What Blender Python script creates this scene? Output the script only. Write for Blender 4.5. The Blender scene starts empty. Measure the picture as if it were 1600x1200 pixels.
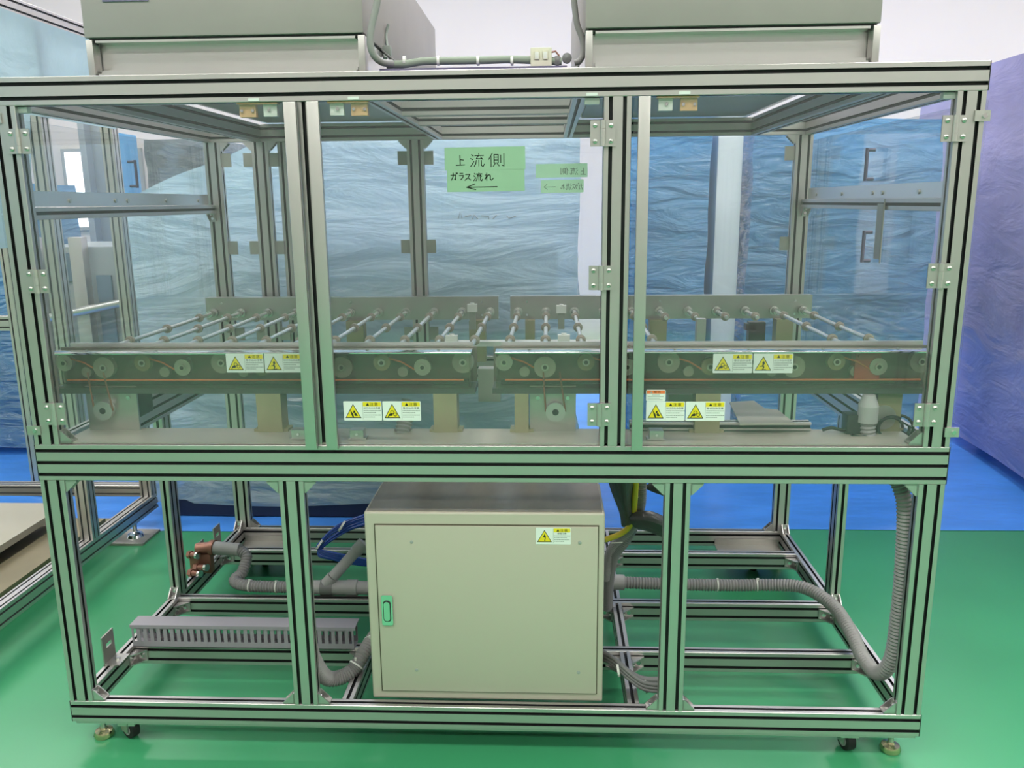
import bpy, bmesh, math, random
from mathutils import Vector, Matrix, noise

random.seed(7)
SC = bpy.context.scene
COL = SC.collection

# ------------------------------------------------------------------ camera
CAM = Vector((0.15997, -1.87696, 1.42631))
YAW, PITCH, ROLL = math.radians(2.60118), math.radians(12.36187), math.radians(0.58414)
FPX = 1300.047
fwd = Vector((-math.sin(YAW) * math.cos(PITCH), math.cos(YAW) * math.cos(PITCH), -math.sin(PITCH)))
rgt = Vector((math.cos(YAW), math.sin(YAW), 0))
dwn = fwd.cross(rgt)
R_ = math.cos(ROLL) * rgt + math.sin(ROLL) * dwn
D_ = -math.sin(ROLL) * rgt + math.cos(ROLL) * dwn
cam = bpy.data.cameras.new('camera')
cam.sensor_fit = 'HORIZONTAL'; cam.sensor_width = 36.0; cam.lens = FPX / 1600 * 36
cam.clip_start = 0.05; cam.clip_end = 100
camo = bpy.data.objects.new('camera', cam); COL.objects.link(camo)
U_ = -D_; B_ = -fwd
camo.matrix_world = Matrix(((R_.x, U_.x, B_.x, CAM.x), (R_.y, U_.y, B_.y, CAM.y), (R_.z, U_.z, B_.z, CAM.z), (0, 0, 0, 1)))
SC.camera = camo

# ------------------------------------------------------------------ world, lamps, exposure
w = bpy.data.worlds.new('world'); SC.world = w; w.use_nodes = True
w.node_tree.nodes['Background'].inputs[0].default_value = (0.9, 0.95, 1.0, 1)
w.node_tree.nodes['Background'].inputs[1].default_value = 0.15
CEIL = 4.3
GR = 0.04     # level of the floor
def lamp(x, y, power, sx=2.4, sy=0.55):
    l = bpy.data.lights.new('ceiling_lamp', 'AREA'); l.shape = 'RECTANGLE'; l.size = sx; l.size_y = sy
    l.energy = power; l.color = (1.0, 0.968, 0.915)
    o = bpy.data.objects.new('ceiling_lamp', l); COL.objects.link(o); o.location = (x, y, CEIL - 0.06)
for lx in (-4.2, -0.9, 2.4, 5.4):
    for ly in (-4.6, -2.1, 0.45, 4.2):
        lamp(lx, ly, 62 if ly < 4 else 80)
VS = SC.view_settings
VS.view_transform = 'Standard'; VS.look = 'None'; VS.gamma = 1.0; VS.use_curve_mapping = False
VS.exposure = 0.13
SC.display_settings.display_device = 'sRGB'
SC.cycles.transparent_max_bounces = 32
SC.cycles.use_light_tree = False; SC.cycles.adaptive_threshold = 0.03
SC.cycles.max_bounces = 6; SC.cycles.diffuse_bounces = 3; SC.cycles.glossy_bounces = 3
SC.cycles.caustics_reflective = False; SC.cycles.caustics_refractive = False
SC.cycles.sample_clamp_indirect = 6.0

# ------------------------------------------------------------------ helpers
def P(px, py, X=None, Y=None, Z=None):
    """a point of the place on the line of sight of a photo pixel, at a measured X, Y or Z"""
    d = R_ * ((px - 800) / FPX) + D_ * ((py - 600) / FPX) + fwd
    if Y is not None: t = (Y - CAM.y) / d.y
    elif Z is not None: t = (Z - CAM.z) / d.z
    else: t = (X - CAM.x) / d.x
    return CAM + d * t

def woff(o):
    v = Vector((0, 0, 0))
    while o is not None:
        v = v + o.location; o = o.parent
    return v

def link(name, data, parent=None, loc=(0, 0, 0), rot=None, props=None):
    o = bpy.data.objects.new(name, data); COL.objects.link(o)
    if parent is not None:
        o.parent = parent; o.location = Vector(loc) - woff(parent)
    else:
        o.location = loc
    if rot: o.rotation_euler = rot
    if props:
        for k, v in props.items(): o[k] = v
    return o

def thing(name, label, cat, loc=(0, 0, 0), group=None):
    o = link(name, None, None, loc); o.empty_display_size = 0.05
    o['label'] = label; o['category'] = cat
    if group: o['group'] = group
    return o

def part(name, parent, loc=None, label=None):
    o = link(name, None, parent, loc if loc is not None else woff(parent)); o.empty_display_size = 0.02
    if label: o['label'] = label
    return o

def tag(o, label, cat, group=None):
    o['label'] = label; o['category'] = cat
    if group: o['group'] = group
    return o

class MB:
    def __init__(s): s.v = []; s.f = []; s.m = []; s.sm = []
    def add(s, vs, fs, m=0, smooth=False):
        b = len(s.v); s.v.extend([tuple(x) for x in vs])
        for f in fs: s.f.append(tuple(b + i for i in f)); s.m.append(m); s.sm.append(smooth)
        return s
    def box(s, x0, x1, y0, y1, z0, z1, m=0):
        vs = [(x0, y0, z0), (x1, y0, z0), (x1, y1, z0), (x0, y1, z0), (x0, y0, z1), (x1, y0, z1), (x1, y1, z1), (x0, y1, z1)]
        return s.add(vs, [(0, 3, 2, 1), (4, 5, 6, 7), (0, 1, 5, 4), (1, 2, 6, 5), (2, 3, 7, 6), (3, 0, 4, 7)], m)
    def cbox(s, c, d, m=0):
        return s.box(c[0] - d[0] / 2, c[0] + d[0] / 2, c[1] - d[1] / 2, c[1] + d[1] / 2, c[2] - d[2] / 2, c[2] + d[2] / 2, m)
    def prism(s, poly, axis, a0, a1, m=0, side_m=None):
        n = len(poly)
        def q(a, u, v): return {'x': (a, u, v), 'y': (u, a, v), 'z': (u, v, a)}[axis]
        vs = [q(a0, u, v) for u, v in poly] + [q(a1, u, v) for u, v in poly]
        b = len(s.v); s.v.extend(vs)
        s.f.append(tuple(b + i for i in range(n))); s.m.append(m); s.sm.append(False)
        s.f.append(tuple(b + n + i for i in reversed(range(n)))); s.m.append(m); s.sm.append(False)
        for i in range(n):
            j = (i + 1) % n
            s.f.append((b + i, b + n + i, b + n + j, b + j)); s.m.append(side_m[i] if side_m else m); s.sm.append(False)
        return s
    def tube(s, path, r, n=12, m=0, caps=True, smooth=True):
        path = [Vector(p) for p in path]; N = len(path)
        rs = r if isinstance(r, (list, tuple)) else [r] * N
        t0 = (path[1] - path[0]).normalized()
        a = Vector((0, 0, 1)) if abs(t0.z) < 0.9 else Vector((1, 0, 0))
        u = t0.cross(a).normalized(); vs = []
        for i in range(N):
            t = (path[min(i + 1, N - 1)] - path[max(i - 1, 0)]).normalized()
            u = (u - t * u.dot(t)).normalized(); v = t.cross(u)
            for k in range(n):
                an = 2 * math.pi * k / n
                vs.append(path[i] + (u * math.cos(an) + v * math.sin(an)) * rs[i])
        fs = [(i * n + k, i * n + (k + 1) % n, (i + 1) * n + (k + 1) % n, (i + 1) * n + k) for i in range(N - 1) for k in range(n)]
        s.add(vs, fs, m, smooth)
        if caps:
            b = len(s.v) - len(vs)
            s.f.append(tuple(b + k for k in reversed(range(n)))); s.m.append(m); s.sm.append(False)
            s.f.append(tuple(b + (N - 1) * n + k for k in range(n))); s.m.append(m); s.sm.append(False)
        return s
    def cyl(s, p0, p1, r, n=16, m=0, r2=None):
        return s.tube([p0, p1], [r, r if r2 is None else r2], n, m)
    def lathe(s, c, axis, prof, n=20, m=0):
        """prof: (radius, height along axis)"""
        ax = {'x': Vector((1, 0, 0)), 'y': Vector((0, 1, 0)), 'z': Vector((0, 0, 1))}[axis]
        return s.tube([Vector(c) + ax * h for r, h in prof], [r for r, h in prof], n, m) if False else s._lathe(Vector(c), ax, prof, n, m)
    def _lathe(s, c, ax, prof, n, m):
        a = Vector((0, 0, 1)) if abs(ax.z) < 0.9 else Vector((1, 0, 0))
        u = ax.cross(a).normalized(); v = ax.cross(u); vs = []
        for r, h in prof:
            for k in range(n):
                an = 2 * math.pi * k / n
                vs.append(c + ax * h + (u * math.cos(an) + v * math.sin(an)) * max(r, 1e-5))
        N = len(prof)
        fs = [(i * n + k, i * n + (k + 1) % n, (i + 1) * n + (k + 1) % n, (i + 1) * n + k) for i in range(N - 1) for k in range(n)]
        s.add(vs, fs, m, True)
        b = len(s.v) - len(vs)
        s.f.append(tuple(b + k for k in reversed(range(n)))); s.m.append(m); s.sm.append(False)
        s.f.append(tuple(b + (N - 1) * n + k for k in range(n))); s.m.append(m); s.sm.append(False)
        return s
    def mesh(s, name, mats, bevel=0, segs=2, auto=True):
        me = bpy.data.meshes.new(name); me.from_pydata(s.v, [], s.f)
        for i, p in enumerate(me.polygons): p.material_index = s.m[i]; p.use_smooth = s.sm[i]
        for m in (mats if isinstance(mats, (list, tuple)) else [mats]): me.materials.append(m)
        bm = bmesh.new(); bm.from_mesh(me)
        bmesh.ops.recalc_face_normals(bm, faces=bm.faces)
        if bevel:
            bmesh.ops.remove_doubles(bm, verts=bm.verts, dist=1e-6)
            bmesh.ops.bevel(bm, geom=[e for e in bm.edges if len(e.link_faces) == 2 and e.calc_face_angle(0) > 0.6], offset=bevel, segments=segs, affect='EDGES', profile=0.6)
        bm.to_mesh(me); bm.free()
        me.set_sharp_from_angle(angle=0.7)
        return me
    def build(s, name, mats, parent=None, bevel=0, segs=2, props=None):
        return link(name, s.mesh(name, mats, bevel, segs), parent, (0, 0, 0), None, props)

def smooth_path(pts, step=0.01):
    pts = [Vector(p) for p in pts]
    ext = [pts[0] * 2 - pts[1]] + pts + [pts[-1] * 2 - pts[-2]]; out = []
    for i in range(1, len(ext) - 2):
        p0, p1, p2, p3 = ext[i - 1:i + 3]
        n = max(2, int((p2 - p1).length / step))
        for k in range(n):
            t = k / n
            out.append(0.5 * ((2 * p1) + (p2 - p0) * t + (2 * p0 - 5 * p1 + 4 * p2 - p3) * t * t + (3 * p1 - p0 - 3 * p2 + p3) * t ** 3))
    out.append(pts[-1])
    # even resampling
    res = [out[0]]; acc = 0
    for a, b in zip(out, out[1:]):
        L = (b - a).length; d = step - acc
        while d <= L:
            res.append(a + (b - a) * (d / L)); d += step
        acc = (acc + L) % step
    return res

# ------------------------------------------------------------------ materials
def mat(name, base, rough=0.5, metal=0.0, spec=0.5, var=0.0, vscale=8.0, bump=0.0, bscale=60.0, stretch=None, coat=0.0, emit=None, estr=0.0):
    m = bpy.data.materials.new(name); m.use_nodes = True
    nt = m.node_tree; b = nt.nodes['Principled BSDF']
    b.inputs['Base Color'].default_value = (*base, 1); b.inputs['Roughness'].default_value = rough
    b.inputs['Metallic'].default_value = metal; b.inputs['Specular IOR Level'].default_value = spec
    if coat: b.inputs['Coat Weight'].default_value = coat; b.inputs['Coat Roughness'].default_value = 0.08
    if emit: b.inputs['Emission Color'].default_value = (*emit, 1); b.inputs['Emission Strength'].default_value = estr
    if var or bump:
        tc = nt.nodes.new('ShaderNodeTexCoord'); mp = nt.nodes.new('ShaderNodeMapping')
        geo = nt.nodes.new('ShaderNodeNewGeometry')
        nt.links.new(geo.outputs['Position'], mp.inputs['Vector'])
        if stretch: mp.inputs['Scale'].default_value = stretch
    if var:
        n = nt.nodes.new('ShaderNodeTexNoise'); n.inputs['Scale'].default_value = vscale; n.inputs['Detail'].default_value = 4
        nt.links.new(mp.outputs[0], n.inputs['Vector'])
        r = nt.nodes.new('ShaderNodeValToRGB')
        r.color_ramp.elements[0].position = 0.3; r.color_ramp.elements[1].position = 0.7
        r.color_ramp.elements[0].color = (*[max(0, c * (1 - var)) for c in base], 1)
        r.color_ramp.elements[1].color = (*[min(1, c * (1 + var)) for c in base], 1)
        nt.links.new(n.outputs['Fac'], r.inputs['Fac']); nt.links.new(r.outputs['Color'], b.inputs['Base Color'])
    if bump:
        n2 = nt.nodes.new('ShaderNodeTexNoise'); n2.inputs['Scale'].default_value = bscale; n2.inputs['Detail'].default_value = 3
        nt.links.new(mp.outputs[0], n2.inputs['Vector'])
        bp = nt.nodes.new('ShaderNodeBump'); bp.inputs['Strength'].default_value = bump; bp.inputs['Distance'].default_value = 0.01
        nt.links.new(n2.outputs['Fac'], bp.inputs['Height']); nt.links.new(bp.outputs[0], b.inputs['Normal'])
    return m

def clear(name, tint=(0.95, 0.96, 0.96), haze=0.03, refl=1.0, hazecol=(0.75, 0.78, 0.8), ior=1.45, rough=0.02):
    """clear acrylic sheet: straight-through light, Fresnel reflection and a little diffuse haze"""
    m = bpy.data.materials.new(name); m.use_nodes = True; nt = m.node_tree; nt.nodes.clear()
    out = nt.nodes.new('ShaderNodeOutputMaterial')
    tr = nt.nodes.new('ShaderNodeBsdfTransparent'); tr.inputs[0].default_value = (*tint, 1)
    gl = nt.nodes.new('ShaderNodeBsdfGlossy'); gl.inputs['Roughness'].default_value = rough
    df = nt.nodes.new('ShaderNodeBsdfDiffuse'); df.inputs[0].default_value = (*hazecol, 1)
    fr = nt.nodes.new('ShaderNodeFresnel'); fr.inputs['IOR'].default_value = ior
    mu = nt.nodes.new('ShaderNodeMath'); mu.operation = 'MULTIPLY'; mu.inputs[1].default_value = refl
    nt.links.new(fr.outputs[0], mu.inputs[0])
    # same reflectance on both faces of the sheet (no internal total reflection inside a thin pane)
    ge = nt.nodes.new('ShaderNodeNewGeometry'); mi = nt.nodes.new('ShaderNodeMix'); mi.data_type = 'FLOAT'
    mi.inputs[2].default_value = ior; mi.inputs[3].default_value = 1.0 / ior
    nt.links.new(ge.outputs['Backfacing'], mi.inputs[0]); nt.links.new(mi.outputs[0], fr.inputs['IOR'])
    m1 = nt.nodes.new('ShaderNodeMixShader'); m1.inputs[0].default_value = haze
    nt.links.new(tr.outputs[0], m1.inputs[1]); nt.links.new(df.outputs[0], m1.inputs[2])
    m2 = nt.nodes.new('ShaderNodeMixShader'); nt.links.new(mu.outputs[0], m2.inputs[0])
    nt.links.new(m1.outputs[0], m2.inputs[1]); nt.links.new(gl.outputs[0], m2.inputs[2])
    nt.links.new(m2.outputs[0], out.inputs[0])
    return m

def film(name, base, trans=0.3, rough=0.2, bump=0.5, sc=(1.2, 1.2, 6.0), scale=3.0, var=0.25, tcol=None, bd=0.06, spec=0.6, tl_=0.3, crease=0.0):
    """crinkled plastic film, partly see-through"""
    m = mat(name, base, rough, 0, spec, var=var, vscale=2.2, stretch=None)
    nt = m.node_tree; b = nt.nodes['Principled BSDF']; out = [n for n in nt.nodes if n.type == 'OUTPUT_MATERIAL'][0]
    geo = nt.nodes.new('ShaderNodeNewGeometry'); mp = nt.nodes.new('ShaderNodeMapping'); mp.inputs['Scale'].default_value = sc
    nt.links.new(geo.outputs['Position'], mp.inputs['Vector'])
    n1 = nt.nodes.new('ShaderNodeTexNoise'); n1.inputs['Scale'].default_value = scale; n1.inputs['Detail'].default_value = 6; n1.inputs['Distortion'].default_value = 0.8
    nt.links.new(mp.outputs[0], n1.inputs['Vector'])
    bp = nt.nodes.new('ShaderNodeBump'); bp.inputs['Strength'].default_value = bump; bp.inputs['Distance'].default_value = bd
    nt.links.new(n1.outputs['Fac'], bp.inputs['Height']); nt.links.new(bp.outputs[0], b.inputs['Normal'])
    if crease:      # sharp little creases, in patches
        mp2 = nt.nodes.new('ShaderNodeMapping'); mp2.inputs['Scale'].default_value = (1.3, 1.3, 8.0); mp2.inputs['Rotation'].default_value = (0, 0.12, 0)
        nt.links.new(geo.outputs['Position'], mp2.inputs['Vector'])
        n3 = nt.nodes.new('ShaderNodeTexNoise'); n3.inputs['Scale'].default_value = 1.6; n3.inputs['Detail'].default_value = 3; n3.inputs['Distortion'].default_value = 0.6
        nt.links.new(mp2.outputs[0], n3.inputs['Vector'])
        a1 = nt.nodes.new('ShaderNodeMath'); a1.operation = 'SUBTRACT'; a1.inputs[1].default_value = 0.5; nt.links.new(n3.outputs['Fac'], a1.inputs[0])
        a2 = nt.nodes.new('ShaderNodeMath'); a2.operation = 'ABSOLUTE'; nt.links.new(a1.outputs[0], a2.inputs[0])
        bp2 = nt.nodes.new('ShaderNodeBump'); bp2.inputs['Strength'].default_value = 1.0; bp2.inputs['Distance'].default_value = crease
        nt.links.new(a2.outputs[0], bp2.inputs['Height']); nt.links.new(bp.outputs[0], bp2.inputs['Normal']); nt.links.new(bp2.outputs[0], b.inputs['Coat Normal'])
        b.inputs['Coat Weight'].default_value = 1.0; b.inputs['Coat Roughness'].default_value = 0.12; b.inputs['Coat IOR'].default_value = 1.7
    tr = nt.nodes.new('ShaderNodeBsdfTransparent'); tr.inputs[0].default_value = (*(tcol or [min(1, c * 1.4 + 0.25) for c in base]), 1)
    mx = nt.nodes.new('ShaderNodeMixShader'); mx.inputs[0].default_value = trans
    tl = nt.nodes.new('ShaderNodeBsdfTranslucent'); tl.inputs[0].default_value = (*[min(1, c * 1.08) for c in base], 1)
    mt = nt.nodes.new('ShaderNodeMixShader'); mt.inputs[0].default_value = tl_
    nt.links.new(b.outputs[0], mt.inputs[1]); nt.links.new(tl.outputs[0], mt.inputs[2])
    nt.links.new(mt.outputs[0], mx.inputs[1]); nt.links.new(tr.outputs[0], mx.inputs[2]); nt.links.new(mx.outputs[0], out.inputs[0])
    return m

ALU = mat('anodised_aluminium', (0.59, 0.56, 0.55), 0.40, 0.88)
SLOTG = mat('grey_slot', (0.16, 0.16, 0.17), 0.6)
DECK = mat('beige_grey_plate', (0.48, 0.44, 0.385), 0.42, 0.25, var=0.08, vscale=5)
DARKCH = mat('dark_channel', (0.10, 0.11, 0.10), 0.45, 0.4)  # colour darkened to imitate shade and dark reflections on the metal channel
BACKPL = mat('brown_grey_plate', (0.20, 0.175, 0.145), 0.5, 0.2, var=0.35, vscale=9)
ALUB = mat('bright_aluminium', (0.74, 0.72, 0.71), 0.30, 0.9)
SLOT = mat('black_slot', (0.012, 0.012, 0.014), 0.6)
BLACK = mat('black_plastic', (0.02, 0.02, 0.022), 0.45)
RUBBER = mat('black_rubber', (0.015, 0.015, 0.016), 0.7)
STEEL = mat('polished_steel', (0.75, 0.75, 0.75), 0.2, 1.0)
ZINC = mat('zinc_plate', (0.62, 0.61, 0.58), 0.38, 0.9, var=0.12, vscale=20)
CHROME = mat('chrome', (0.85, 0.85, 0.85), 0.1, 1.0)
STAIN = mat('brushed_stainless', (0.52, 0.50, 0.47), 0.36, 0.9, var=0.1, vscale=6)
DULL = mat('dull_steel_plate', (0.42, 0.40, 0.37), 0.5, 0.6, var=0.15, vscale=5)
FFUG = mat('grey_coated_sheet', (0.37, 0.338, 0.33), 0.5, 0.25, var=0.03)
CREAM = mat('cream_enamel', (0.50, 0.465, 0.385), 0.32, 0, 0.5)
CREAMG = mat('gasket_gap', (0.10, 0.09, 0.06), 0.7)
ACRYL = clear('clear_acrylic', (0.975, 0.98, 0.98), 0.028, 1.0)  # diffuse haze raised to imitate the pale veil of reflected hall light
ACRYLS = clear('side_acrylic', (0.97, 0.98, 0.985), 0.014, 1.0)
COVER = clear('cover_acrylic', (0.95, 0.93, 0.89), 0.03, 1.1, (0.5, 0.47, 0.4))
TAN = mat('olive_resin_block', (0.33, 0.30, 0.18), 0.5, 0, var=0.12, vscale=10)
ROLLER = mat('tan_roller', (0.40, 0.34, 0.29), 0.45)
SHAFT = mat('bright_shaft', (0.82, 0.82, 0.80), 0.32, 0.75)
WHITEP = mat('white_plastic', (0.80, 0.80, 0.77), 0.4)
ORANGE = mat('orange_belt', (0.75, 0.20, 0.07), 0.5)
ORTAN = mat('orange_tan_plastic', (0.72, 0.42, 0.22), 0.45)
RED = mat('red_motor', (0.45, 0.05, 0.04), 0.4)
HOSE = mat('grey_hose', (0.30, 0.29, 0.29), 0.45, 0, var=0.06, vscale=12)
HOSEL = mat('light_grey_cuff', (0.42, 0.41, 0.41), 0.5)
HOSED = mat('dark_grey_cuff', (0.20, 0.20, 0.20), 0.5)
CABLE = mat('grey_cable', (0.20, 0.20, 0.20), 0.5)
CABLEG = mat('green_grey_cable', (0.25, 0.30, 0.24), 0.5)
DUCT = mat('grey_pvc_duct', (0.34, 0.32, 0.36), 0.45)
BRONZE = mat('red_bronze_valve', (0.32, 0.15, 0.11), 0.4, 0.5)
BLUET = mat('blue_hose', (0.02, 0.07, 0.36), 0.22, 0, 0.7)
YELLOWC = mat('yellow_cable', (0.80, 0.60, 0.05), 0.45)
SHEETB = mat('black_vinyl_wrap', (0.085, 0.085, 0.085), 0.35, 0, 0.5, bump=0.4, bscale=25)
TIE = mat('nylon_tie', (0.85, 0.85, 0.80), 0.5)
PURPLE = mat('purple_strip', (0.16, 0.14, 0.25), 0.5)
TAPE = mat('green_masking_tape', (0.31, 0.49, 0.34), 0.7, 0, 0.2, var=0.03)

INK = mat('black_ink', (0.03, 0.04, 0.03), 0.7, 0, 0.2)
INKF = mat('faint_ink', (0.16, 0.20, 0.16), 0.7, 0, 0.2)
STW = mat('sticker_white', (0.80, 0.83, 0.80), 0.35)
STY = mat('sticker_yellow', (0.85, 0.68, 0.02), 0.35)
STO = mat('sticker_orange', (0.85, 0.20, 0.06), 0.35)
STG = mat('sticker_print_grey', (0.33, 0.36, 0.34), 0.5)
STB = mat('sticker_black', (0.03, 0.03, 0.02), 0.4)
BOARD = mat('pale_board', (0.42, 0.39, 0.32), 0.55, 0, var=0.08, vscale=3)
BOARDD = mat('brown_board', (0.25, 0.21, 0.13), 0.5, 0, var=0.15, vscale=4)
FLOORM = mat('green_floor_coating', (0.052, 0.33, 0.145), 0.30, 0, 0.6, var=0.08, vscale=1.3)
TARP = mat('blue_tarp', (0.075, 0.30, 0.90), 0.38, 0, 0.5, var=0.12, vscale=3, bump=0.35, bscale=9, stretch=(1, 2.5, 1))
WALLM = mat('white_wall_paint', (0.76, 0.695, 0.66), 0.6, 0, 0.3, var=0.015, vscale=1)
CEILM = mat('white_ceiling', (0.82, 0.78, 0.77), 0.7)
FRAMEG = mat('grey_window_frame', (0.4, 0.42, 0.42), 0.5)
LIT = mat('bright_daylight_pane', (1, 1, 1), 0.4, emit=(1, 0.99, 0.96), estr=3.0)
FILMC = film('pale_blue_film', (0.64, 0.80, 1.0), 0.18, 0.2, 1.0, (0.8, 0.8, 3.0), 2.2, bd=0.085, spec=0.5, tl_=0.5, crease=0.17)
FILMB = film('blue_film', (0.16, 0.42, 0.72), 0.12, 0.14, 1.0, (1.2, 1.2, 4.0), 3.0, bd=0.06, spec=0.5, tl_=0.4, crease=0.15)
FILMP = film('violet_blue_film', (0.46, 0.43, 0.70), 0.03, 0.26, 0.4, (1.0, 1.0, 3.0), 2.0, 0.18)
FILML = film('light_blue_film', (0.45, 0.60, 0.70), 0.06, 0.35, 0.3, (1, 1, 1), 4.0, 0.12)
TAPER = film('green_masking_tape_rear', (0.72, 0.95, 0.70), 0.22, 0.7, 0.0, var=0.02, tcol=(0.8, 0.97, 0.78), tl_=0.6)
COREM = mat('shrouded_machine_grey', (0.30, 0.36, 0.42), 0.5)
CORED = mat('shrouded_machine_dark', (0.06, 0.10, 0.16), 0.5)
WHITEC = mat('white_column_panel', (0.70, 0.74, 0.82), 0.5)

# ------------------------------------------------------------------ setting
def structure(name, mb, m, **kw):
    o = mb.build(name, m, None, **kw); o['kind'] = 'structure'; return o
structure('floor', MB().box(-7, 7.5, -7, 8, -0.05, GR), FLOORM)
structure('wall_back', MB().box(-7, 7.5, 6.5, 6.7, 0, CEIL), WALLM)
structure('wall_left', MB().box(-7.2, -7, -7, 6.7, 0, CEIL), WALLM)
structure('wall_right', MB().box(7.5, 7.7, -7, 6.7, 0, CEIL), WALLM)
structure('wall_front', MB().box(-7.2, 7.7, -7.2, -7, 0, CEIL), mat('grey_front_wall', (0.50, 0.42, 0.44), 0.6, var=0.1, vscale=0.6))
structure('ceiling', MB().box(-7.2, 7.7, -7.2, 6.7, CEIL, CEIL + 0.1), CEILM)
for i, (x0, x1, z0, z1) in enumerate(((-4.64, -4.42, 1.22, 1.95), (-4.08, -3.89, 1.2, 1.95))):
    m = MB(); t = 0.03
    m.box(x0 - t, x1 + t, 6.46, 6.5, z1, z1 + t); m.box(x0 - t, x1 + t, 6.46, 6.5, z0 - t, z0)
    m.box(x0 - t, x0, 6.46, 6.5, z0, z1); m.box(x1, x1 + t, 6.46, 6.5, z0, z1)
    wo = structure('window_%d' % (i + 1), m, FRAMEG)
    MB().box(x0, x1, 6.475, 6.485, z0, z1).build('pane', LIT, wo)

# blue tarp lying on the floor behind the machine
ta, tb = P(300, 830, Z=GR), P(1550, 828, Z=GR)
TYS = (tb.y - ta.y) / (tb.x - ta.x); TY0 = ta.y - TYS * ta.x
def tarp():
    m = MB(); x0, x1, y0, y1 = -6.5, 7.3, TY0, 6.0; nx, ny = 150, 70; vs = []; fs = []
    for j in range(ny + 1):
        for i in range(nx + 1):
            x = x0 + (x1 - x0) * i / nx; y = y0 + (y1 - y0) * (j / ny) ** 1.3 + (0.012 * math.sin(x * 2.1) if j == 0 else 0)
            y += TYS * x
            h = 0.004 + 0.007 * abs(noise.noise(Vector((x * 1.2 + y * 1.5, y * 5, 3)))) + 0.005 * abs(noise.noise(Vector((x * 5, y * 3, 9))))
            vs.append((x, y, GR + (0.002 if j == 0 else h)))
    fs = [(j * (nx + 1) + i, j * (nx + 1) + i + 1, (j + 1) * (nx + 1) + i + 1, (j + 1) * (nx + 1) + i) for j in range(ny) for i in range(nx)]
    m.add(vs, fs, 0, True)
    tag(m.build('tarp', TARP), 'bright blue plastic tarp spread on the floor behind the aluminium machine', 'tarp')
tarp()

# ------------------------------------------------------------------ wrapped machines in the background
def film_shell(name, mp, parent, m, nu=60, nv=60, nw=14, amp=0.02, seed=0, fine=(1.5, 1.5, 8), famp=0.01, bottom=False):
    """five faces of a box mapped by mp(u,v,w), crumpled by one continuous noise field"""
    mb = MB()
    def face(fn, a, b):
        vs = []
        for j in range(b + 1):
            for i in range(a + 1):
                p = Vector(mp(*fn(i / a, j / b)))
                q = p * 1.3 + Vector((seed, seed * 2, 0))
                d = noise.noise_vector(q) * amp
                f = Vector((p.x * fine[0], p.y * fine[1], p.z * fine[2])) + Vector((seed, 0, seed))
                d = d + noise.noise_vector(f) * famp
                vs.append(p + d)
        fs = [(j * (a + 1) + i, j * (a + 1) + i + 1, (j + 1) * (a + 1) + i + 1, (j + 1) * (a + 1) + i) for j in range(b) for i in range(a)]
        mb.add(vs, fs, 0, True)
    face(lambda i, j: (i, 0, j), nu, nv); face(lambda i, j: (i, 1, j), nu // 2, nv // 2)
    face(lambda i, j: (0, i, j), nw, nv); face(lambda i, j: (1, i, j), nw, nv); face(lambda i, j: (i, j, 1), nu, nw)
    return mb.build(name, m, parent)

# pale blue wrapped machine straight behind
t = thing('wrapped_machine', 'long low machine wrapped in pale blue plastic film behind the left and middle doors', 'machine', (-0.65, 2.0, 0))
CY = P(500, 815, Z=GR).y + 0.03
CX0, CX1 = P(238, 785, Y=CY).x, P(903, 460, Y=CY).x; CZ0, CZ1 = P(500, 789, Y=CY).z, P(600, 208, Y=CY).z
def mapC(u, v, wv):
    x = CX0 + u * (CX1 - CX0); top = CZ1
    if x < -0.98: top = CZ1 - (-0.98 - x) * 0.42
    z = CZ0 + wv * (top - CZ0)
    bulge = 0.03 * math.sin(math.pi * u) * math.sin(math.pi * wv)
    return (x, CY - bulge + v * 0.85, z)
filmc = film_shell('film_wrap', mapC, t, FILMC, 130, 150, 20, 0.03, 3.1, (1.4, 1.4, 8), 0.018)
MB().box(-1.5, 0.2, 1.80, 2.35, 0.14, 1.22).build('machine_body', COREM, t)
m = MB()
for i in range(9): m.box(-0.72 + i * 0.075, -0.70 + i * 0.075, 1.77, 1.80, 1.13, 1.17)
m.box(-0.6, -0.25, 1.77, 1.80, 0.96, 1.06); m.box(-0.16, -0.02, 1.765, 1.80, 0.6, 1.08); m.box(-1.3, -0.9, 1.77, 1.80, 0.9, 1.05)
m.box(-1.1, -0.98, 1.77, 1.80, 1.09, 1.19); m.box(-0.82, -0.76, 1.765, 1.80, 0.95, 1.2)
m.build('dark_panel', CORED, t)
m = MB()
for x in (-1.45, -0.65, 0.12): m.cyl((x, 1.95, GR + 0.008), (x, 1.95, 0.14), 0.03)
m.box(CX0 + 0.05, CX1 - 0.03, CY + 0.005, 2.4, GR + 0.012, CZ0 + 0.02)
m.build('base_frame', mat('dark_navy_base', (0.008, 0.016, 0.05), 0.6), t)
# faint felt-pen scrawl on the film
from mathutils.bvhtree import BVHTree
bvh = BVHTree.FromPolygons([v.co.copy() for v in filmc.data.vertices], [tuple(p.vertices) for p in filmc.data.polygons])
for pts in (((716, 342), (719, 331), (722, 341)), ((726, 339), (736, 336)), ((738, 343), (741, 336), (747, 342)), ((752, 337), (764, 338), (764, 343)), ((770, 342), (776, 336)), ((792, 337), (795, 341), (806, 338))):
    on = []
    for a, b in pts:
        d_ = (P(a, b, Y=CY) - CAM).normalized(); h_ = bvh.ray_cast(CAM, d_)[0]; on.append((h_ or P(a, b, Y=CY)) - d_ * 0.002)
    MB().tube(on, 0.0022, 6).build('pen_mark', STG, t)

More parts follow.
